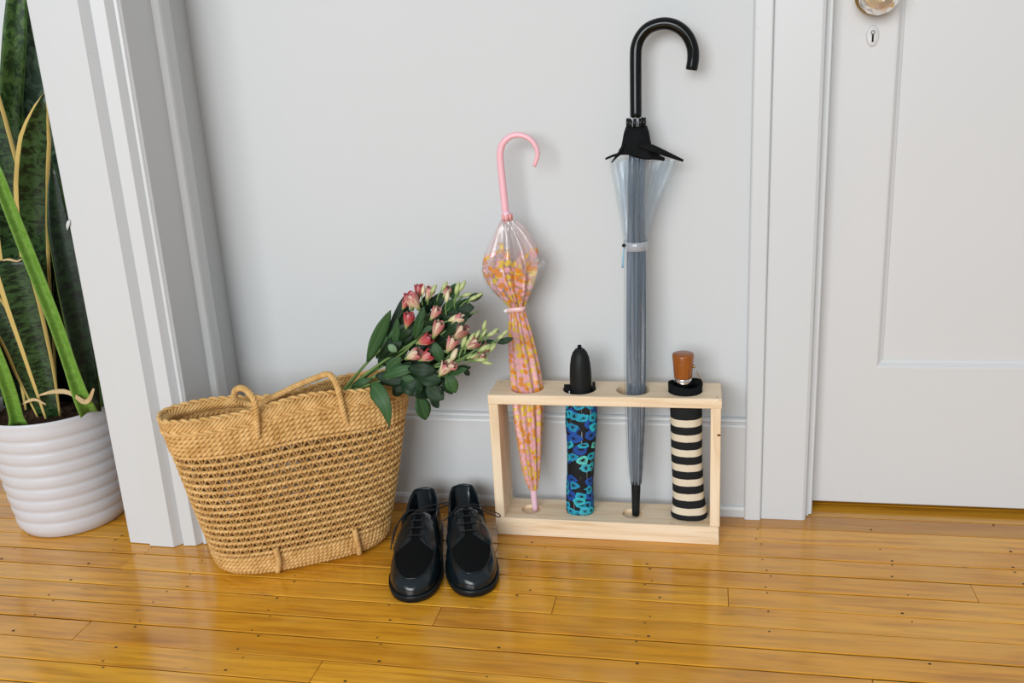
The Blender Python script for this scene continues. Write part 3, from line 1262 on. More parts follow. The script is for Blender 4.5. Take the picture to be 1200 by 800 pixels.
def bleaf(b, t, w, kind, dy=0.0, bend=.12, fold=.18, face=(.25, -.9, .35), dt=0.0, prof=None):
    A = bq(b[0], b[1], dy)
    B = bq(t[0], t[1], dy + dt)
    n = nrm(face)
    L = np.linalg.norm(B - A)
    mid = (A + B) / 2 + n * bend * L
    P = spline([A, mid, B], 10)
    prof = prof or [(0, .10), (.12, .45), (.3, .85), (.5, 1), (.7, .86), (.88, .48), (1, .02)]
    MB().add(*leaf(P, w / ppm(A), face, 4, fold, .0008, prof)).build('leaf', LG[kind], bouquet)


L = [
    # base, tip, width px, kind, depth offset
    ((430, 424), (458, 363), 17, 'm', -.01), ((441, 420), (468, 370), 17, 'd', .01), ((452, 418), (473, 347), 14, 'd', .015), ((458, 405), (478, 355), 16, 'd', .005),
    ((463, 410), (466, 372), 10, 'm', -.012), ((462, 402), (488, 378), 24, 'd', .0), ((486, 398), (497, 358), 12, 'm', -.02), ((496, 390), (510, 372), 22, 'd', -.015),
    ((494, 372), (505, 342), 15, 'd', .01), ((506, 362), (520, 343), 15, 'd', .01), ((530, 350), (534, 332), 15, 'm', .012), ((535, 362), (556, 360), 15, 'd', -.01),
    ((548, 352), (566, 345), 10, 'm', -.005), ((515, 372), (532, 350), 12, 'm', .012), ((444, 430), (462, 402), 18, 'd', -.006), ((465, 412), (455, 404), 9, 'l', -.03),
    ((508, 400), (518, 425), 15, 'm', -.028), ((500, 425), (510, 408), 12, 'm', -.028), ((520, 410), (522, 398), 22, 'd', -.004), ((505, 402), (522, 394), 18, 'd', .004),
    ((557, 405), (582, 400), 10, 'd', -.012), ((583, 402), (602, 396), 8, 'd', -.02), ((512, 440), (548, 432), 13, 'm', -.03), ((528, 436), (552, 430), 10, 'd', -.01),
    ((520, 440), (530, 462), 17, 'd', -.012), ((545, 432), (550, 440), 7, 'd', .0), ((448, 442), (490, 430), 14, 'm', -.03), ((468, 440), (482, 424), 13, 'd', -.02),
    ((486, 444), (470, 442), 10, 'm', -.034), ((480, 438), (500, 432), 12, 'm', -.02), ((446, 458), (428, 462), 8, 'l', -.03), ((412, 452), (436, 444), 9, 'm', -.03),
    ((440, 446), (452, 462), 26, 'd', -.010), ((462, 446), (478, 455), 30, 'd', -.018), ((490, 444), (504, 466), 34, 'd', -.022), ((506, 446), (512, 468), 26, 'd', -.018),
    ((490, 462), (499, 492), 20, 'm', -.02), ((504, 464), (514, 478), 11, 'd', -.01), ((475, 450), (500, 440), 24, 'd', -.012), ((505, 440), (512, 455), 24, 'd', .0),
    ((455, 428), (475, 436), 16, 'd', .01), ((470, 425), (500, 420), 20, 'd', .015), ((490, 410), (520, 405), 22, 'd', .02), ((470, 395), (500, 380), 22, 'd', .02), ((500, 380), (525, 365), 18, 'd', .02),
    ((470, 446), (496, 458), 26, 'd', -.03), ((488, 440), (518, 446), 22, 'd', -.034), ((500, 452), (520, 468), 22, 'd', -.026), ((478, 432), (512, 434), 18, 'd', -.036), ((452, 436), (470, 418), 15, 'm', -.03), ((440, 440), (476, 446), 20, 'd', -.028), ((524, 438), (534, 460), 16, 'm', -.02),
    ((535, 420), (560, 412), 13, 'd', .0), ((525, 412), (548, 418), 13, 'd', .005),
]
for b, t, w, k, dy in L:
    j = rng.normal(0, .22, 3)
    face = np.array((.25, -.9, .35)) + j
    bleaf(b, t, w, k, dy, bend=rng.uniform(-.05, .15), fold=rng.uniform(.05, .3), face=tuple(face))
for i in range(46):
    bx, by = rng.uniform(438, 532), 0
    tt = (bx - 438) / 94
    by = rng.uniform(405 - 45 * tt, 445 - 18 * tt)
    an = math.radians(rng.normal(52 - 45 * tt, 22))
    ln = rng.uniform(22, 40)
    bleaf((bx, by), (bx + ln * math.cos(an), by - ln * math.sin(an)), rng.uniform(10, 17), 'ddm'[i % 3], rng.uniform(-.026, .022), bend=rng.uniform(-.08, .18), fold=rng.uniform(.05, .35), face=tuple(np.array((.25, -.9, .35)) + rng.normal(0, .3, 3)))
# the drooping leaf over the rim
A = [bq(434, 452, -.055), bq(439, 454, -.064), bq(447, 466, -.075), bq(453, 480, -.080), bq(456.5, 500, -.080)]
MB().add(*leaf(spline(A, 14), 21 / ppm(A[0]), (.1, -.95, .25), 4, .25, .0008, [(0, .25), (.12, .7), (.3, 1), (.5, .85), (.75, .5), (1, .03)])).build('leaf', LG['m'], bouquet)


def flower(x, y, ang, size, kind, dy=-.03, opening=.5):
    """half-open flower: picture position of its base, axis angle in the picture (deg, 0 right, 90 up)"""
    c = bq(x, y, dy)
    S = size * .80 / ppm(c)
    ax = nrm(CR * math.cos(math.radians(ang)) + CU * math.sin(math.radians(ang)) - CF * .35)
    e1 = nrm(np.cross(ax, CF))
    e2 = np.cross(ax, e1)
    root_ = MB()
    rings = []
    for s_, r_ in ((0, .03), (.06, .10), (.16, .13), (.24, .08)):
        a_ = np.arange(8) * PI / 4
        rings.append(c + ax * S * (s_ - .12) + S * r_ * (np.cos(a_)[:, None] * e1 + np.sin(a_)[:, None] * e2))
    fl = root_.add(*loft(rings)).build('flower', M_STEM, bouquet)
    for k in range(6):
        inner = k % 2
        t = k * PI / 3 + .3 + rng.normal(0, .14)
        d = math.cos(t) * e1 + math.sin(t) * e2
        o = opening * (.8 if inner else 1) + rng.normal(.10, .16)
        pts = [c + d * S * .05, c + ax * S * .35 + d * S * (.17 + .10 * o), c + ax * S * .72 + d * S * (.24 + .20 * o), c + ax * S * (1.02 - .1 * o) + d * S * (.18 + .42 * o * (1 - inner * .5))]
        P = spline(pts, 8)
        kk = kind if not inner else {'red': 'pink', 'pink': 'cream', 'cream': 'pink', 'dusk': 'cream'}[kind]
        MB().add(*leaf(P, S * (.40 if inner else .52), d, 4, -.35, .0009, [(0, .3), (.3, .7), (.6, 1), (.85, .9), (1, .25)])).build('petal', PM[kk], fl)


for f in ((483, 362, 100, 26, 'red', -.02, .4), (490, 350, 80, 22, 'red', .0, .5), (491, 362, 120, 27, 'pink', -.025, .35), (476, 384, 75, 24, 'red', -.03, .3), (500, 352, 70, 22, 'cream', -.015, .4),
          (505, 374, 55, 22, 'pink', -.025, .4), (508, 395, 65, 27, 'pink', -.03, .35), (489, 402, 20, 25, 'red', -.032, .4), (476, 420, 25, 26, 'pink', -.034, .5), (492, 422, 30, 24, 'red', -.034, .5),
          (472, 362, 60, 16, 'red', -.004, .3), (532, 398, 50, 28, 'dusk', -.03, .5), (524, 412, 60, 26, 'pink', -.033, .35), (530, 380, 40, 22, 'cream', -.028, .2), (520, 348, 60, 18, 'cream', .0, .3),
          (545, 408, 30, 26, 'dusk', -.025, .3), (515, 440, 50, 24, 'cream', -.04, .5), (522, 432, 20, 18, 'pink', -.04, .5), (553, 420, 15, 22, 'dusk', -.02, .3), (560, 412, 25, 20, 'dusk', -.018, .2)):
    flower(*f)


def bud(x, y, ang, ln, kind='g', dy=-.028, w=.34):
    c = bq(x, y, dy)
    S = ln / ppm(c)
    ax = nrm(CR * math.cos(math.radians(ang)) + CU * math.sin(math.radians(ang)) - CF * .2)
    e1 = nrm(np.cross(ax, CF))
    e2 = np.cross(ax, e1)
    rings = []
    n_ = 12
    a_ = np.arange(n_) * 2 * PI / n_
    for s_, r_ in ((0, .12), (.08, .45), (.25, .85), (.45, 1), (.65, .92), (.82, .65), (.94, .3), (1, .05)):
        rr = r_ * w / 2 * S * (1 + .12 * np.cos(3 * a_ + .5))
        rings.append(c + ax * S * s_ + rr[:, None] * (np.cos(a_)[:, None] * e1 + np.sin(a_)[:, None] * e2))
    bo = MB().add(*loft(rings)).build('bud', PM['cream'] if kind == 'c' else M_BUD, bouquet)
    P = spline([c - ax * S * .9 - e1 * S * .15, c - ax * S * .4, c + ax * S * .05], 8)
    MB().add(*tube(P, .0012, 6)).build('bud_stalk', M_STEM, bo)


for b_ in ((517, 341, 55, 14), (534, 346, 75, 17), (538, 342, 60, 16), (541, 347, 15, 13), (549, 352, 25, 14), (556, 349, 30, 12), (523, 355, 80, 16, 'c'), (525, 376, 20, 22, 'c'), (527, 386, 20, 14), (532, 378, 80, 10),
           (566, 388, 75, 14), (570, 394, 25, 15), (563, 396, 55, 14), (556, 398, 60, 14), (549, 402, 60, 15), (541, 408, 70, 18), (545, 406, 50, 16), (575, 392, 40, 12), (582, 398, 35, 14), (587, 394, 40, 12),
           (560, 412, 30, 17), (569, 410, 35, 15), (574, 412, 50, 12), (556, 422, 5, 17), (564, 424, -10, 14), (528, 425, 65, 22, 'c'), (518, 430, 40, 18, 'c'), (505, 345, 60, 14), (495, 346, 80, 13, 'c'), (546, 420, 20, 16)):
    bud(*b_)
reloc(bouquet)

# ------------------------------------------------------------------ umbrellas
M_BLACKGLOSS = plain('black_plastic_gloss', (.002, .003, .003), .10, .28)
M_BLACKRUB = plain('black_rubber', (.009, .011, .011), .5, .2, vary=.25)
M_BLACKFAB = plain('black_fabric', (.007, .008, .009), .8, .1, vary=.4, scale=70, bump=.3, bscale=500)
M_CHROME = plain('chrome', (.78, .78, .78), .12, .5, 1.0)
M_PINK = plain('pink_plastic', (.86, .47, .53), .28, .5)
M_PINKPALE = plain('pale_pink_plastic', (.78, .52, .62), .35, .5)


def film(name, tint, haze, dots=False, streak=False, film_c=(.86, .74, .74)):
    """thin plastic film: transparent with fresnel gloss and a little white haze"""
    M = Mat(name)
    tr = M.n('ShaderNodeBsdfTransparent')
    tr.inputs[0].default_value = (*tint, 1)
    df = M.n('ShaderNodeBsdfPrincipled')
    df.inputs['Roughness'].default_value = .15
    df.inputs['Specular IOR Level'].default_value = .6
    fac = haze
    if streak:
        v = M.coord('UV', (60, 1.6, 1))
        s_ = M.noise(v, 1.0, 4, .6, .4)
        colr = M.ramp(s_, [(.32, (.025, .042, .065)), (.48, (.09, .125, .165)), (.62, (.20, .25, .31)), (.77, (.72, .77, .82))])
        M.l(colr, df.inputs['Base Color'])
    elif dots:
        col_stops = [(0, (.74, .27, .035)), (.30, (.75, .27, .03)), (.301, (.80, .40, .43)), (.68, (.82, .44, .46)), (.681, (.74, .50, .05)), (1, (.72, .52, .04))]
        tc = M.n('ShaderNodeTexCoord')
        last_c = None
        last_m = None
        for off in (0.0, 7.31):
            mp = M.n('ShaderNodeMapping')
            mp.inputs['Location'].default_value = (off, off * 1.7, 0)
            M.l(tc.outputs['UV'], mp.inputs['Vector'])
            vo_ = M.n('ShaderNodeTexVoronoi')
            vo_.voronoi_dimensions = '2D'
            vo_.inputs['Scale'].default_value = 86
            vo_.inputs['Randomness'].default_value = .5
            M.l(mp.outputs[0], vo_.inputs['Vector'])
            msk = M.math('LESS_THAN', vo_.outputs['Distance'], .39)
            sep = M.n('ShaderNodeSeparateColor')
            M.l(vo_.outputs['Color'], sep.inputs[0])
            cc = M.ramp(sep.outputs[0], col_stops, 'CONSTANT')
            if last_c is None:
                last_c, last_m = cc, msk
            else:
                last_c = M.mix(msk, last_c, cc)
                last_m = M.math('MAXIMUM', last_m, msk)
        sxyz = M.n('ShaderNodeSeparateXYZ')
        M.l(tc.outputs['UV'], sxyz.inputs[0])
        # the clear border near the hem carries no dots
        lim = M.math('LESS_THAN', sxyz.outputs[1], M.math('MULTIPLY_ADD', sep.outputs[1], .05, .520))
        last_m = M.math('MULTIPLY', last_m, lim)
        M.l(M.mix(last_m, film_c, last_c), df.inputs['Base Color'])
        fac = M.math('MULTIPLY_ADD', last_m, .88 - haze, haze)
    else:
        df.inputs['Base Color'].default_value = (.86, .90, .95, 1)
    gl_ = M.n('ShaderNodeBsdfGlossy')
    gl_.inputs['Roughness'].default_value = .08
    lw = M.n('ShaderNodeLayerWeight')
    lw.inputs['Blend'].default_value = .5
    rim_ = M.math('MULTIPLY_ADD', M.math('POWER', lw.outputs['Facing'], 4.0), .45, .03)
    m1 = M.n('ShaderNodeMixShader')
    if isinstance(fac, (int, float)):
        m1.inputs[0].default_value = fac
    else:
        M.l(fac, m1.inputs[0])
    M.l(tr.outputs[0], m1.inputs[1])
    M.l(df.outputs[0], m1.inputs[2])
    m2 = M.n('ShaderNodeMixShader')
    M.l(rim_, m2.inputs[0])
    M.l(m1.outputs[0], m2.inputs[1])
    M.l(gl_.outputs[0], m2.inputs[2])
    M.l(m2.outputs[0], M.out.inputs['Surface'])
    return M.m


M_FILM = film('clear_vinyl', (.955, .97, .98), .035)
M_FILM_IN = film('folded_vinyl', (.70, .75, .82), .78, streak=True)
M_FILM_DOT = film('dotted_vinyl', (.97, .93, .93), .20, dots=True)
M_FILM_DOT_IN = film('dotted_vinyl_folds', (.95, .80, .78), .65, dots=True, film_c=(.80, .50, .47))


def pleat_ring(c, rx, ry, folds, amp, n=96, twist=0.0, sharp=1.0, seed=0):
    a_ = np.arange(n) * 2 * PI / n
    w = np.cos(folds * (a_ + twist) + .6 * np.sin(2 * a_ + seed))
    w = np.sign(w) * np.abs(w) ** sharp
    k = 1 + amp * (w - 1) / 2
    return np.stack([c[0] + rx * k * np.cos(a_), c[1] + ry * k * np.sin(a_), np.full(n, c[2])], 1)


def canopy(spec, folds, n=96, twist_rate=0.0, seed=0, us=.2, wave=None):
    """spec rows: pxl, pxr, py, Y, depth ratio, pleat amp"""
    rings = []
    vs = []
    C = []
    for row in spec:
        pl, pr, py, Y, dr, amp = row
        A, B = at(pl, py, Y), at(pr, py, Y)
        c = (A + B) / 2
        C.append((c[0], c[1], c[2], np.linalg.norm(B - A) / 2, dr, amp))
    C = np.array(C)
    m = 5 * len(C)
    S = np.linspace(0, 1, m)
    D = spline(C, m)
    for i in range(m):
        x, y, z, r_, dr, amp = D[i]
        R_ = pleat_ring((x, y, z), r_, r_ * dr, folds, amp, n, twist_rate * S[i], .8, seed)
        if wave:
            R_[:, 2] += wave(S[i], np.arange(n) * 2 * PI / n)
        rings.append(R_)
        vs.append(z)
    return rings, vs


# --- pink dotted umbrella
YT = -.092


def ypink(z):
    return -.094 + .045 * (z - .03)


um = thing('stick_umbrella', 'clear stick umbrella printed with pink, orange and yellow dots, pink hook handle', 'umbrella', loc=tuple(at(627, 599, YT)))
spec = [(620, 630, 573, -.093, 1, .1), (613, 633, 556, -.092, 1, .22), (607, 635, 525, -.091, .95, .22), (601.5, 636.5, 490, -.090, .9, .22), (599, 637, 462, -.088, .85, .22), (596.5, 633, 430, -.085, .8, .22),
        (595.5, 625, 395, -.082, .8, .22), (596, 618, 372, -.080, .8, .22), (597, 615, 360, -.079, .85, .22)]
rings, vs = canopy(spec, 9, 108, .8, 1)
MB().add(*loft(rings, True, False, False, us=.20, vs=vs)).build('canopy', M_FILM_DOT_IN, um)
# flared hem half
spec2 = [(597, 615, 360, -.079, .85, .4), (588, 619, 350, -.078, .85, .45), (574, 627, 334, -.077, .62, .45), (566, 632, 318, -.076, .52, .40), (565, 634, 305, -.075, .50, .38), (570, 628, 288, -.074, .50, .36), (580, 614, 268, -.073, .6, .3), (586, 603, 258, -.072, .8, .2)]


def wv(s, a_):
    return .010 * s * np.sin(3 * a_ + 1.0) * math.sin(PI * s)


rings, vs = canopy(spec2, 9, 108, .5, 2, wave=wv)
hem = MB().add(*loft(rings, True, False, False, us=.32, vs=vs)).build('canopy_hem', M_FILM_DOT, um)
# inner folds seen through the film
spec3 = [(599, 613, 358, -.079, .8, .5), (590, 618, 342, -.078, .7, .6), (580, 622, 322, -.076, .5, .6), (578, 620, 308, -.075, .5, .6)]
rings, vs = canopy(spec3, 7, 84, .9, 4, wave=lambda s, a_: .014 * s * np.sin(5 * a_))
MB().add(*loft(rings, True, False, False, us=.22, vs=vs)).build('canopy_fold', M_FILM_DOT_IN, um)
# loose corner of the hem
cA = [at(612, 350, -.085), at(624, 326, -.092), at(637, 301, -.095)]
MB().add(*leaf(spline(cA, 8), 17 / ppm(cA[0]), (.1, -1, .1), 3, .35, .0004, [(0, .5), (.6, 1), (1, .9)])).build('hem_corner', M_FILM, um)
cA = [at(598, 352, -.088), at(580, 336, -.094), at(567, 312, -.096)]
MB().add(*leaf(spline(cA, 8), 17 / ppm(cA[0]), (-.1, -1, .1), 3, .35, .0004, [(0, .5), (.6, 1), (1, .5)])).build('hem_corner', M_FILM, um)
# shaft, ribs, tip
P = np.array([at(607, 372, -.080), at(600, 300, -.074), at(594.5, 250, -.070)])
MB().add(*tube(spline(P, 10), .0042, 10)).build('shaft', M_CHROME, um)
rb = []
for k in range(8):
    a_ = k * PI / 4 + .2
    b_ = at(606, 362, -.079) + np.array([.008 * math.cos(a_), .008 * math.sin(a_), 0])
    m_ = at(600, 318, -.076) + np.array([.017 * math.cos(a_), .012 * math.sin(a_), 0])
    t_ = at(594.5, 258, -.071) + np.array([.0085 * math.cos(a_), .0085 * math.sin(a_), 0])
    MB().add(*tube(spline([b_, m_, t_], 10), .0008, 5)).build('rib', M_CHROME, um)
    c_ = t_ + np.array([0, 0, .012])
    MB().add(*tube(np.array([t_, t_ + np.array([0, 0, .008]), c_]), np.array([.0020, .0024, .0018]), 8)).build('rib_tip', plain('coral_cap', (.80, .36, .34), .35, .5) if k == 0 else bpy.data.materials['coral_cap'], um)
hook = [at(594, 262, -.071), at(592.5, 250, -.070), at(589, 215, -.067), at(586.5, 190, -.066), at(586.5, 177, -.066), at(590, 167, -.066), at(598, 160, -.066), at(608, 158, -.066), at(619, 161.5, -.066), at(627, 170, -.066), at(630, 181, -.066), at(626, 195, -.066)]
P = spline(hook, 60)
rr = np.interp(np.linspace(0, 1, 60), [0, .06, .1, .5, .85, 1], [.0052, .0056, .0070, .0066, .0046, .0036])
MB().add(*tube(P, rr, 14)).build('hook_handle', M_PINK, um)
MB().add(*lathe([(.0075, -.004), (.0085, 0), (.0085, .010), (.0072, .012)], tuple(at(593.5, 255, -.0705)), 16)).build('ferrule_ring', M_PINKPALE, um)
P = np.array([at(625, 569, -.093), at(626, 585, -.094), at(627.5, 600, -.094)])
P[-1][2] = .0335
MB().add(*tube(spline(P, 8), np.array([.0062, .0066, .0066, .0064, .0062, .0060, .0058, .0050]), 14)).build('tip', M_PINKPALE, um)
# strap snap
c_ = at(592.5, 364.5, -.098)
MB().add(*tube(np.array([c_ + (0, .003, 0), c_, c_ - (0, .0015, 0)]), np.array([.0035, .0038, .0018]), 12)).build('snap_button', plain('white_snap', (.85, .85, .85), .3), um)
st_ = [at(593, 364, -.096), at(604, 363, -.099), at(614, 362, -.096), at(616, 361, -.083)]
MB().add(*leaf(spline(st_, 10), .010, (0, -1, 0), 2, 0, .0005, [(0, .9), (1, .9)])).build('strap', plain('pink_strap_film', (.82, .52, .52), .25, .5), um)
reloc(um)

# --- large clear umbrella with black hook
uc = thing('stick_umbrella', 'large clear stick umbrella with glossy black hook handle and black hem', 'umbrella', loc=tuple(at(745, 605, -.092)))
in_spec = [(738.5, 752, 566, -.092, 1, .25), (736.5, 753.5, 540, -.091, 1, .35), (735, 756, 490, -.088, 1, .4), (734, 757.5, 430, -.083, 1, .4), (734, 758, 370, -.078, 1, .4), (734.5, 758, 300, -.072, 1, .4), (735.5, 757, 250, -.067, 1, .4), (735.5, 757, 215, -.064, 1, .4), (737, 757, 180, -.061, 1, .3)]
rings, vs = canopy(in_spec, 7, 98, .5, 3)
MB().add(*loft(rings, True, True, True, us=.16, vs=vs)).build('folded_canopy', M_FILM_IN, uc)
out_spec = [(736.5, 754, 562, -.092, 1.0, .12), (733, 757.5, 520, -.090, 1.0, .14), (731, 760, 460, -.086, 1.0, .16), (730.5, 761, 400, -.081, 1.0, .16), (731, 760, 330, -.075, 1.0, .15), (731.5, 759, 292, -.071, 1.0, .12)]
rings, vs = canopy(out_spec, 5, 80, .6, 5)
MB().add(*loft(rings, True, False, False, us=.2, vs=vs)).build('canopy', M_FILM, uc)
fl_spec = [(731.5, 759, 292, -.071, 1.0, .12), (728, 764, 268, -.069, .95, .25), (722, 776, 236, -.066, .8, .42), (715.5, 790, 205, -.063, .68, .50), (713.5, 797, 190, -.062, .62, .52)]


def wv2(s, a_):
    return -.010 * s * np.cos(a_) * .3 + .006 * s * np.cos(2 * a_)


rings, vs = canopy(fl_spec, 10, 120, .15, 6, wave=wv2)
MB().add(*loft(rings, True, False, False, us=.26, vs=vs)).build('canopy_hem', M_FILM, uc)
rings, vs = canopy([(733, 758, 288, -.071, .9, .3), (728, 766, 250, -.067, .8, .5), (722, 782, 205, -.064, .6, .6), (720, 788, 188, -.062, .55, .6)], 8, 96, .35, 8)
MB().add(*loft(rings, True, False, False, us=.26, vs=vs)).build('canopy_fold', M_FILM, uc)
# black hem wound round the top
bl = MB()
bspec = [(733.0, 758.5, 149, -.0585), (731, 760.5, 155, -.059), (730, 762, 163, -.0595), (729, 764, 170, -.060), (728, 769, 175, -.061), (727, 774, 178.5, -.062), (726, 778, 181, -.062)]
rings = []
for j, (pl, pr, py, Y) in enumerate(bspec):
    A, B = at(pl, py, Y), at(pr, py, Y)
    c_ = (A + B) / 2
    rad = np.linalg.norm(B - A) / 2
    a_ = np.arange(72) * 2 * PI / 72
    dr = (1, 1, 1, .95, .8, .62, .55)[j]
    k_ = 1 + .05 * np.sin(9 * a_ + j) * (j / 6)
    tilt = (0, -.001, -.002, -.003, -.005, -.007, -.008)[j]
    R_ = np.stack([c_[0] + rad * k_ * np.cos(a_), c_[1] + rad * dr * k_ * np.sin(a_), c_[2] + tilt * np.cos(a_) + .0012 * np.sin(5 * a_ + j * 2)], 1)
    rings.append(R_)
inner = [rings[-1] * 1.0 + np.array([0, 0, -.004]), (rings[-2] - rings[-2].mean(0)) * .93 + rings[-2].mean(0) + np.array([0, 0, -.004])]
bl.add(*loft(rings + inner, True, True, False))
bl.build('black_hem', M_BLACKFAB, uc)
for ys, r_ in ((154, .0196), (160.5, .0206), (167, .0216)):
    c_ = (at(732, ys, -.059) + at(761, ys, -.059)) / 2
    a_ = np.arange(60) * 2 * PI / 60
    ring = np.stack([c_[0] + r_ * np.cos(a_), c_[1] + r_ * np.sin(a_), c_[2] - .004 * np.cos(a_) - .002 * np.sin(a_)], 1)
    MB().add(*tube(ring, .0016, 6, True)).build('hem_fold', M_BLACKFAB, uc)
# pointed corner to the right, ragged corner to the left
P = [at(748, 169, -.078), at(766, 174.5, -.081), at(784, 181.5, -.075), at(800, 188, -.066)]
MB().add(*tube(spline(P, 14), np.interp(np.linspace(0, 1, 14), [0, .3, .8, 1], [.0110, .0125, .0064, .0042]), 10, flat=.55)).build('hem_corner', M_BLACKFAB, uc)
P = [at(731, 170, -.074), at(725, 180, -.074), at(718, 182.5, -.070), at(710, 186, -.066)]
MB().add(*tube(spline(P, 12), np.interp(np.linspace(0, 1, 12), [0, .5, 1], [.0055, .0040, .0032]), 8, flat=.6)).build('hem_corner', M_BLACKFAB, uc)
P = [at(727, 180, -.074), at(722, 184, -.073), at(717, 190, -.070)]
MB().add(*tube(spline(P, 8), np.interp(np.linspace(0, 1, 8), [0, 1], [.0040, .0026]), 8, flat=.6)).build('hem_corner', M_BLACKFAB, uc)
# rib tips round the chrome collar
cc = at(745.5, 148, -.058)
for k in range(10):
    a_ = k * 2 * PI / 10 + .25
    b_ = cc + np.array([.0152 * math.cos(a_), .0152 * math.sin(a_), -.006])
    MB().add(*tube(np.array([b_, b_ + (0, 0, .012), b_ + (0, 0, .0205)]), np.array([.0027, .0028, .0025]), 8)).build('rib_tip', M_BLACKGLOSS, uc)
MB().add(*tube(np.array([at(745.3, 160, -.059), at(745, 134.5, -.0565)]), .0092, 18)).build('collar', M_CHROME, uc)
hook = [at(745.2, 137, -.057), at(745, 100, -.054), at(745, 66, -.052), at(746, 54, -.051), at(750.5, 43, -.051), at(758.5, 34, -.051), at(769, 29, -.051), at(780, 27.5, -.051), at(791, 30, -.051), at(801, 36.5, -.051), at(808, 46, -.051), at(811.8, 57, -.051), at(812.3, 69, -.051), at(810.3, 82, -.051)]
P = spline(hook, 90)
rr = np.full(90, .0104)
rr[0] = .0098
rr[-1] = .0098
MB().add(*tube(P, rr, 20)).build('hook_handle', M_BLACKGLOSS, uc)
# strap with snap and tag
a_ = np.arange(40) * 2 * PI / 40
c0 = (at(731, 287, -.071) + at(759.5, 287, -.071)) / 2
rings = []
for dz, r_ in ((-.008, .0222), (-.0076, .0228), (.0076, .0228), (.008, .0222)):
    rings.append(np.stack([c0[0] + r_ * np.cos(a_), c0[1] + r_ * np.sin(a_), np.full(40, c0[2] + dz)], 1))
MB().add(*loft(rings, True, False, False)).build('strap', film('strap_vinyl', (.9, .92, .95), .35), uc)
s0 = at(731, 287.5, -.090)
MB().add(*tube(np.array([s0 + (0, .004, 0), s0 - (0, .001, 0), s0 - (0, .003, 0)]), np.array([.0030, .0034, .0018]), 12)).build('snap_button', M_BLACKGLOSS, uc)
tg = [at(731, 291, -.088), at(730.5, 300, -.089), at(729.5, 314, -.088)]
MB().add(*leaf(spline(tg, 6), .0035, (0, -1, 0), 2, 0, .0004, [(0, .6), (1, 1)])).build('tag', plain('blue_tag', (.22, .45, .60), .4), uc)
# black ferrule at the foot
P = np.array([at(745.3, 562, -.092), at(745.2, 580, -.092), at(745, 606, -.0925)])
P[-1][2] = .0330
MB().add(*tube(spline(P, 8), np.array([.0088, .0090, .0088, .0084, .0081, .0079, .0077, .0072]), 16)).build('tip', M_BLACKRUB, uc)
reloc(uc)


# --- compact umbrellas in sleeves
def sleeve(spec, n=64, square=.8, wob=.02, seed=0, us=None):
    """spec rows: pxl, pxr, z, Y, depth half; returns rings in world, base flat at the given z"""
    D = spline(np.array(spec, float), 40)
    rings = []
    vs = []
    a_ = np.arange(n) * 2 * PI / n - PI / 2 - PI
    for i in range(40):
        cx_, hw_, z, Y, hd = D[i]
        k_ = 1 + wob * np.sin(3 * a_ + z * 40 + seed) + wob * .6 * np.sin(7 * a_ - z * 90) + .035 * np.exp(-(np.angle(np.exp(1j * (a_ + PI / 2))) / .07) ** 2)
        rings.append(np.stack([cx_ + hw_ * k_ * sp(np.cos(a_), square), Y + hd * k_ * sp(np.sin(a_), square), np.full(n, z)], 1))
        vs.append(z)
    return rings, vs


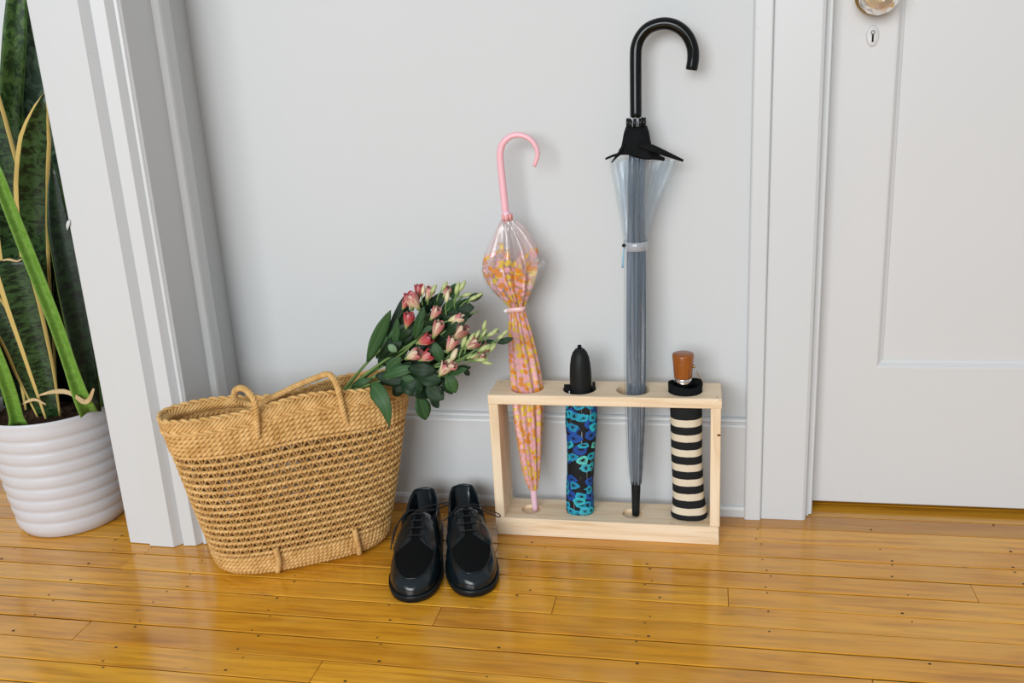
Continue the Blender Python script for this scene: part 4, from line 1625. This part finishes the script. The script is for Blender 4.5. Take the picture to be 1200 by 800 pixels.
def floral_mat():
    M = Mat('floral_sleeve_print')
    tc = M.n('ShaderNodeTexCoord')
    base_c = (.006, .007, .009)
    # thin pale stems
    sxyz = M.n('ShaderNodeSeparateXYZ')
    M.l(tc.outputs['UV'], sxyz.inputs[0])
    stn = M.noise(M.coord('UV', (420, 9, 1)), 1.0, 2, .5)
    stm = M.math('GREATER_THAN', stn, .665)
    c = M.mix(M.math('MULTIPLY', stm, .75), base_c, (.30, .34, .34))
    for off, sc_, pal, r_out, kp_ in ((3.7, 35, [(0, (.010, .055, .30)), (.5, (.014, .085, .38)), (1, (.01, .05, .26))], .42, .30),
                                      (9.1, 40, [(0, (.012, .22, .40)), (.5, (.015, .30, .48)), (1, (.02, .38, .50))], .38, .42),
                                      (0.0, 38, [(0, (.015, .30, .44)), (.4, (.02, .42, .50)), (.75, (.13, .62, .54)), (1, (.02, .34, .50))], .38, .30)):
        mp = M.n('ShaderNodeMapping')
        mp.inputs['Location'].default_value = (off, off * .6, 0)
        mp.inputs['Scale'].default_value = (1, 1.2, 1)
        M.l(tc.outputs['UV'], mp.inputs['Vector'])
        nz = M.n('ShaderNodeTexNoise')
        nz.inputs['Scale'].default_value = 110
        nz.inputs['Detail'].default_value = 1
        M.l(mp.outputs[0], nz.inputs['Vector'])
        va = M.n('ShaderNodeVectorMath', operation='MULTIPLY_ADD')
        M.l(nz.outputs['Color'], va.inputs[0])
        va.inputs[1].default_value = (.009, .009, 0)
        M.l(mp.outputs[0], va.inputs[2])
        vo_ = M.n('ShaderNodeTexVoronoi')
        vo_.voronoi_dimensions = '2D'
        vo_.inputs['Scale'].default_value = sc_
        vo_.inputs['Randomness'].default_value = .75
        M.l(va.outputs[0], vo_.inputs['Vector'])
        d = vo_.outputs['Distance']
        sep = M.n('ShaderNodeSeparateColor')
        M.l(vo_.outputs['Color'], sep.inputs[0])
        keep = M.math('GREATER_THAN', sep.outputs[1], kp_)
        disc = M.math('MULTIPLY', M.math('LESS_THAN', d, r_out), keep)
        col = M.ramp(sep.outputs[0], pal)
        c = M.mix(disc, c, col)
        ringm = M.math('MULTIPLY', M.math('MULTIPLY', M.math('LESS_THAN', d, r_out * .62), M.math('GREATER_THAN', d, r_out * .34)), keep)
        c = M.mix(M.math('MULTIPLY', ringm, .45), c, (.008, .05, .12))
        eye = M.math('MULTIPLY', M.math('LESS_THAN', d, r_out * .30), keep)
        c = M.mix(eye, c, (.004, .006, .010))
    M.base(c, .6, .3)
    M.bump(M.noise(M.coord('Object'), 60, 3), .3, .003)
    return M.m


uf = thing('compact_umbrella', 'folded umbrella in black sleeve with blue and turquoise flower print, black handle', 'umbrella', loc=(-.236, HY, .0385))
spec = [(-.2395, .0255, .0385, -.097, .019), (-.2395, .0275, .046, -.097, .021), (-.2390, .0272, .07, -.097, .022), (-.2375, .0265, .11, -.097, .022), (-.2355, .0268, .15, -.097, .023), (-.2330, .0278, .19, -.097, .024), (-.2310, .0305, .225, -.097, .0245), (-.2300, .0300, .260, -.097, .0245), (-.2315, .0285, .286, -.097, .024)]
rings, vs = sleeve(spec, seed=1)
MB().add(*loft(rings, True, True, False, us=.165, vs=vs)).build('sleeve', floral_mat(), uf)
# loose open cuff of the sleeve around the handle
for (x0, x1, zt, zb, Y0_, Y1_) in ((-.2618, -.2480, .3065, .280, -.100, -.112), (-.2075, -.2020, .3125, .280, -.100, -.088)):
    V, F = box(min(x0, x1), max(x0, x1), -.102, -.0985, zb, zt, .0008)
    MB().add(V, F).build('cuff_flap', M_BLACKFAB, uf, smooth=False)
a_ = np.arange(40) * 2 * PI / 40
rings = []
for z, r_, in ((.274, .0272), (.287, .0272), (.2935, .0270), (.2935, .0258), (.284, .0252)):
    rings.append(np.stack([-.2325 + r_ * np.cos(a_), -.0965 + .88 * r_ * np.sin(a_), z + .003 * np.cos(a_ - .6) + 0 * a_], 1))
MB().add(*loft(rings, True, False, False)).build('cuff', M_BLACKFAB, uf)
prof = [(.0180, -.040), (.0200, -.015), (.0208, .010), (.0206, .028), (.0196, .045), (.0172, .060), (.0135, .070), (.0085, .0765), (.0042, .0785)]
MB().add(*lathe(prof, (-.2300, -.0965, .300), 32)).build('handle', M_BLACKRUB, uf)
MB().add(*lathe([(.0036, .0775), (.0040, .080), (.0038, .0835), (.0020, .0845)], (-.2302, -.0965, .300), 14)).build('cord_stub', M_BLACKFAB, uf)
V, F = box(-.2505, -.2490, -.1165, -.1150, .284, .299, .0004)
MB().add(V, F).build('white_piping', plain('white_piping', (.8, .8, .8), .4), uf, smooth=False)
reloc(uf)


def stripe_mat():
    M = Mat('striped_sleeve_print')
    tc = M.n('ShaderNodeTexCoord')
    sxyz = M.n('ShaderNodeSeparateXYZ')
    M.l(tc.outputs['UV'], sxyz.inputs[0])
    z = sxyz.outputs[1]
    ph = M.math('FRACT', M.math('DIVIDE', M.math('ADD', M.math('SUBTRACT', z, .2560), .0304 * 20.27), .0304))
    blk = M.math('LESS_THAN', ph, .53)
    cuff = M.math('GREATER_THAN', z, .249)
    foot = M.math('LESS_THAN', z, .0425)
    blk = M.math('MAXIMUM', M.math('MAXIMUM', blk, cuff), foot)
    weave = M.noise(M.coord('UV', (900, 900, 1)), 1.0, 1)
    cr = M.mix(weave, (.62, .54, .40), (.76, .68, .54))
    c = M.mix(blk, cr, (.012, .014, .015))
    M.base(c, .8, .2)
    M.bump(M.math('ADD', M.noise(M.coord('Object'), 45, 3), M.math('MULTIPLY', weave, .15)), .35, .003)
    return M.m


us_ = thing('compact_umbrella', 'folded umbrella in black and cream striped sleeve with short wooden handle', 'umbrella', loc=(-.03, HY, .0385))
M_STRIPE = stripe_mat()
spec = [(-.0270, .0335, .0386, -.0965, .0225), (-.0270, .0352, .043, -.0965, .0250), (-.0272, .0335, .055, -.0965, .0245), (-.0285, .0302, .080, -.0965, .0240), (-.0300, .0292, .12, -.0965, .0245), (-.0315, .0290, .17, -.0965, .0250), (-.0325, .0295, .22, -.0965, .0265), (-.0335, .0296, .262, -.0965, .0280), (-.0343, .0303, .290, -.0965, .0290)]
rings, vs = sleeve(spec, seed=4, wob=.012, square=.85)
MB().add(*loft(rings, True, True, False, us=.165, vs=vs)).build('sleeve', M_STRIPE, us_)
a_ = np.arange(48) * 2 * PI / 48
rings = []
for z, r_ in ((.280, .0298), (.2985, .0312), (.310, .0318), (.3125, .0312), (.3125, .0296), (.298, .0285)):
    rings.append(np.stack([-.0345 + r_ * np.cos(a_), -.0965 + .94 * r_ * np.sin(a_), z + .0025 * np.sin(2 * a_ + .8)], 1))
MB().add(*loft(rings, True, False, False)).build('cuff', M_BLACKFAB, us_)
MB().add(*lathe([(.0290, -.012), (.0285, -.009), (.012, -.010), (.004, -.009)], (-.0345, -.0965, .306), 32)).build('folded_fabric', M_BLACKFAB, us_)
hc = (-.0385, -.0965, .0)
Mw = Mat('varnished_handle_wood')
fw = Mw.noise(Mw.coord('Object', (60, 60, 6)), 3, 4, .6, .4)
Mw.base(Mw.ramp(fw, [(.3, (.20, .055, .008)), (.7, (.34, .105, .018))]), .25, .5)
MB().add(*lathe([(.0160, .322), (.0166, .324), (.0196, .362), (.0200, .3655), (.0192, .3690), (.0150, .3705), (.004, .3710)], hc, 36)).build('wooden_handle', Mw.m, us_)
MB().add(*lathe([(.0158, .292), (.0160, .304), (.0166, .310), (.0166, .3215), (.0160, .323)], hc, 32)).build('collar', M_CHROME, us_)
bp_ = np.array([hc[0] + .0170, -.0985, .345])
MB().add(*tube(np.array([bp_, bp_ + (.0035, 0, 0), bp_ + (.005, 0, 0)]), np.array([.0030, .0032, .0018]), 10)).build('button', M_BRASS, us_)
P = [(-.0135, -.085, .330), (-.008, -.082, .318), (-.003, -.080, .305), (-.006, -.082, .297)]
MB().add(*tube(spline(P, 14), .0022, 8, flat=.5)).build('wrist_strap', plain('tan_strap', (.40, .24, .12), .6), us_)
reloc(us_)

# ------------------------------------------------------------------ shoes
M_LEATHER = Mat('blue_black_leather')
vv = M_LEATHER.coord('Object')
lf = M_LEATHER.noise(vv, 40, 3)
M_LEATHER.base(M_LEATHER.mix(lf, (.003, .0065, .009), (.007, .013, .017)), M_LEATHER.math('MULTIPLY_ADD', lf, .12, .15), .45)
M_LEATHER.bump(M_LEATHER.noise(vv, 300, 3), .12, .0006)
M_LEATHER = M_LEATHER.m
M_SUEDE = plain('black_suede', (.004, .0045, .005), .9, .12, vary=.5, scale=200, bump=.4, bscale=900)
M_SOLE = plain('black_rubber_sole', (.006, .008, .009), .45, .22, vary=.3)
M_LINING = plain('black_lining', (.004, .005, .006), .8, .1)
M_LACE = plain('black_lace', (.010, .010, .011), .6, .3, bump=.5, bscale=900)
M_PRINT = plain('silver_print', (.55, .56, .56), .5, .4)

UW = [(0, .004), (.008, .0105), (.018, .0155), (.034, .0205), (.06, .0255), (.10, .0300), (.16, .0335), (.25, .0350), (.34, .0352), (.42, .0370), (.55, .0415), (.66, .0455), (.76, .0463), (.85, .0432), (.92, .0358), (.96, .0280), (.985, .0180), (1.0, .0060)]
UH = [(0, .060), (.02, .067), (.06, .070), (.35, .080), (.40, .082), (.50, .077), (.60, .070), (.68, .0635), (.76, .0575), (.85, .0510), (.92, .0445), (.96, .0380), (.985, .0310), (1.0, .0240)]
US = [(0, .077), (.03, .0765), (.08, .072), (.15, .065), (.25, .060), (.33, .064), (.40, .076)]
ZS = .0125


def ip(tab, u):
    return np.interp(u, [t[0] for t in tab], [t[1] for t in tab])


SL = .304


def shoe_pt(u, t):
    """outer surface point in shoe space: x across, y along (heel 0, toe SL), z up"""
    w = ip(UW, u)
    h = ip(UH, u)
    # centre line bends slightly like a foot
    s = math.sin(PI / 2 * abs(t))
    x = math.copysign(w * s ** (.78 if u > .5 else .9), t)
    z = ZS + (h - ZS) * max(math.cos(PI / 2 * abs(t)), 0) ** (.62 if u > .5 else .75)
    return np.array([x, u * SL, z])


def shoe_n(u, t):
    e = 1e-3
    a1_ = shoe_pt(min(u + e, 1), t) - shoe_pt(max(u - e, 0), t)
    b1_ = shoe_pt(u, min(t + e, 1)) - shoe_pt(u, max(t - e, -1))
    n_ = np.cross(b1_, a1_)
    n_ = nrm(n_)
    return n_ if n_[2] > -.2 else -n_


def shoe_patch(us, trange, off, nt=14, thick=.0014):
    """patch lying on the upper; trange(u)->(t0,t1)"""
    R_ = []
    for u in us:
        t0, t1 = trange(u)
        row = []
        for t in np.linspace(t0, t1, nt):
            row.append(shoe_pt(u, t) + shoe_n(u, t) * off)
        # turn the edges down
        first = shoe_pt(u, t0) + shoe_n(u, t0) * (off - thick)
        last = shoe_pt(u, t1) + shoe_n(u, t1) * (off - thick)
        R_.append(np.array([first] + row + [last]))
    return loft(R_, False)


def build_shoe(label, heel, toe, mirror, bow):
    ang = math.atan2(-(toe[0] - heel[0]), (toe[1] - heel[1]))
    sh = thing('shoe', label, 'shoe', 'pair of black lace-up shoes', loc=(heel[0], heel[1], 0))
    sh.rotation_euler = (0, 0, ang)
    # upper
    us = [0.0, .008, .018, .030, .034, .06, .10, .15, .20, .25, .30, .345, .375, .392, .40, .43, .47, .51, .55, .60, .65, .70, .75, .80, .84, .88, .91, .94, .96, .975, .988, 1.0]
    rings = []
    for u in us:
        w = ip(UW, u)
        op = .033 < u < .395
        pts = []
        if u < .40 - 1e-6:
            hs = ip(US, u)
            wt = w * .87 + .001
            wall = []
            for s in np.linspace(0, 1, 9):
                wall.append((w + .002 * math.sin(PI * s) + (wt - w) * s ** 1.6, ZS + (hs - ZS) * s))
            for x, z in wall:
                pts.append((-x, u * SL, z))
            tk = .0035
            if op:
                zi = .026
                wi = max(wt - tk, .002)
                inner = [(-wi, hs), (-wi * 1.04, hs - .012), (-wi * 1.08, zi + .012), (-wi * .98, zi + .003), (-wi * .6, zi), (0, zi), (wi * .6, zi), (wi * .98, zi + .003), (wi * 1.08, zi + .012), (wi * 1.04, hs - .012), (wi, hs)]
            else:
                inner = [(wt * s, hs + .0006) for s in np.linspace(-.95, .95, 11)]
            for x, z in inner:
                pts.append((x, u * SL, z))
            for x, z in wall[::-1]:
                pts.append((x, u * SL, z))
        else:
            for t in np.linspace(-1, -.5, 9):
                pts.append(tuple(shoe_pt(u, t)))
            for t in np.linspace(-.45, .45, 11):
                pts.append(tuple(shoe_pt(u, t)))
            for t in np.linspace(.5, 1, 9):
                pts.append(tuple(shoe_pt(u, t)))
        rings.append(np.array(pts))
    MB().add(*loft([r_[::-1] for r_ in rings])).build('upper', M_LEATHER, sh)
    # padded top line
    left = [np.array([-(ip(UW, u) * .87 - .0005), u * SL, ip(US, u) + .0006]) for u in (.395, .35, .30, .25, .2, .15, .1, .06, .034)]
    right = [p * np.array([-1, 1, 1]) for p in left[::-1]]
    MB().add(*tube(spline(left + [np.array([0, .024 * SL, ip(US, .02) + .0008])] + right, 60), .0021, 8)).build('collar_binding', M_LEATHER, sh)
    # insole with worn print
    io = []
    for sgn in (1, -1):
        uu = np.linspace(.05, .40, 14)
        for u in (uu if sgn == 1 else uu[::-1]):
            io.append((sgn * ip(UW, u) * .68, u * SL))
    n_ = len(io)
    V = [(x, y, .0285) for x, y in io] + [(x, y, .0265) for x, y in io]
    ins = MB().add(V, [tuple(range(n_)), tuple(range(n_, 2 * n_))[::-1]] + [((i + 1) % n_, i, i + n_, (i + 1) % n_ + n_) for i in range(n_)]).build('insole', M_LINING, sh, smooth=False)
    mb_ = MB()
    for (x0, y0, wd, ht) in ((-.012, .052, .018, .0012), (.002, .064, .008, .0022), (-.013, .076, .007, .0014), (-.005, .075, .0016, .0042), (-.002, .075, .0016, .0042), (.001, .075, .0016, .0042), (-.005, .0765, .010, .0011), (.0045, .074, .0016, .0046), (.0085, .073, .003, .004)):
        mb_.add([(-x0, y0, .0287), (-x0 - wd, y0, .0287), (-x0 - wd, y0 + ht, .0287), (-x0, y0 + ht, .0287)], [(3, 2, 1, 0)])
    mb_.build('insole_print', M_PRINT, ins, smooth=False)

    # sole and heel
    def outline(off, k=34):
        ee = 1 - np.cos(np.linspace(0, PI, k))
        uu = ee / 2
        pts = []
        for sgn in (1, -1):
            for u in (uu if sgn == 1 else uu[::-1][1:-1]):
                y = u * SL
                y = SL / 2 + (y - SL / 2) * (1 + 2 * off / SL)
                pts.append((sgn * (ip(UW, u) + off), y))
        return pts
    rings = []
    for off, z in ((.0, .0004), (.0015, .002), (.0030, .008), (.0034, .0115), (.0026, .0135), (-.002, .0142)):
        rings.append(np.array([(x, y, z) for x, y in outline(off)]))
    MB().add(*loft(rings)).build('sole', M_SOLE, sh)
    wl = np.array([(x, y, .0130) for x, y in outline(.0022, 60)])
    MB().add(*tube(wl, .0013, 6, True)).build('welt', M_LEATHER, sh)

    # apron of black suede on the toe
    def ta(u):
        k = max(0.0, 1 - ((u - .66) / .29) ** 2) if u > .66 else 1.0
        h = (.53 - .10 * max(0, u - .66)) * k ** .30
        return (-h, h)
    us_a = np.concatenate([np.linspace(.60, .85, 12), .66 + .29 * np.sin(np.linspace(.80, 1.52, 10))])
    MB().add(*shoe_patch(us_a, ta, .0011, 18)).build('apron', M_SUEDE, sh)
    edge = [shoe_pt(u, ta(u)[0]) + shoe_n(u, ta(u)[0]) * .0008 for u in us_a] + [shoe_pt(u, ta(u)[1]) + shoe_n(u, ta(u)[1]) * .0008 for u in us_a[::-1]]
    MB().add(*tube(spline(edge, 90), .0013, 6)).build('apron_seam', M_LEATHER, sh)
    # tongue
    MB().add(*shoe_patch(np.linspace(.37, .68, 12), lambda u: (-.16, .16), .0012, 10)).build('tongue', M_SUEDE, sh)
    # facings with front edge sweeping back
    for sgn in (-1, 1):
        rows = []
        for s in np.linspace(0, 1, 12):          # from centre outwards
            t = sgn * (.055 + .66 * s)
            u1 = .650 + .085 * math.sin(PI / 2 * s ** .8) - .10 * s ** 6
            u0 = .385
            rows.append([shoe_pt(u, t) + shoe_n(u, t) * (.0034 if 0 < k < 9 else .001) for k, u in enumerate(np.linspace(u0, u1, 10))])
        rows = [[p - shoe_n(.5, sgn * .055) * .0026 for p in rows[0]]] + rows
        R_ = [np.array(r_) for r_ in rows]
        if sgn > 0:
            R_ = [r_[::-1] for r_ in R_]
        MB().add(*loft(R_, False)).build('facing', M_LEATHER, sh)
    lu = (.430, .496, .562, .628)
    for k, u in enumerate(lu):
        for sgn in (-1, 1):
            c_ = shoe_pt(u, sgn * .15) + shoe_n(u, sgn * .15) * .0037
            n3 = shoe_n(u, sgn * .15)
            e1 = nrm(np.cross(n3, (0, 1, 0)))
            e2 = np.cross(n3, e1)
            aa = np.arange(10) * 2 * PI / 10
            ring = c_ + .0020 * (np.cos(aa)[:, None] * e1 + np.sin(aa)[:, None] * e2)
            MB().add(*tube(ring, .0006, 5, True)).build('eyelet', M_SOLE, sh)
        P = [shoe_pt(u, -.155) + shoe_n(u, -.155) * .0035, shoe_pt(u, -.08) + shoe_n(u, -.08) * .0054, shoe_pt(u, 0) + np.array([0, 0, .0046]), shoe_pt(u, .08) + shoe_n(u, .08) * .0054, shoe_pt(u, .155) + shoe_n(u, .155) * .0035]
        MB().add(*tube(spline(P, 14), .0013, 6)).build('lace', M_LACE, sh)
    c_ = shoe_pt(.43, 0) + np.array([0, -.006, .0075])
    for k, path_ in enumerate(bow):
        P = [c_] + [c_ + np.array(p) for p in path_]
        MB().add(*tube(spline(P, 40), .0012, 6)).build('lace', M_LACE, sh)
    MB().add(*tube(spline([c_ + (-.005, .002, -.002), c_ + (-.002, -.002, .001), c_ + (.002, .002, .001), c_ + (.005, -.001, -.002)], 12), .0024, 8)).build('lace_knot', M_LACE, sh)
    return sh


# shoe space: -x is picture right when the toe points at the viewer
bowL = [[(-.015, -.004, .006), (-.036, -.012, .006), (-.052, -.020, .004), (-.0575, -.024, .003), (-.054, -.019, -.001), (-.036, -.006, -.001), (-.014, .002, .001), (0, .001, 0)],
        [(.015, .010, .005), (.030, .024, -.004), (.040, .040, -.014), (.046, .054, -.030), (.049, .062, -.046)],
        [(.018, .005, .004), (.034, .016, -.010), (.043, .032, -.026), (.047, .044, -.045)]]
bowR = [[(-.016, .003, .005), (-.034, .008, -.002), (-.052, .014, -.010), (-.062, .018, -.014), (-.064, .023, -.016), (-.060, .026, -.016), (-.040, .018, -.008), (-.016, .008, .002), (0, .001, 0)],
        [(.014, .006, .004), (.028, .012, -.006), (.038, .018, -.012), (.046, .022, -.014)],
        [(-.012, .012, .002), (-.024, .030, -.012), (-.033, .050, -.030)]]
build_shoe('black lace-up leather shoe with suede apron, nearer the straw basket', (-.559, -.097), (-.499, -.400), False, bowL)
build_shoe('black lace-up leather shoe with suede apron, nearer the umbrella rack', (-.486, -.075), (-.391, -.369), True, bowR)
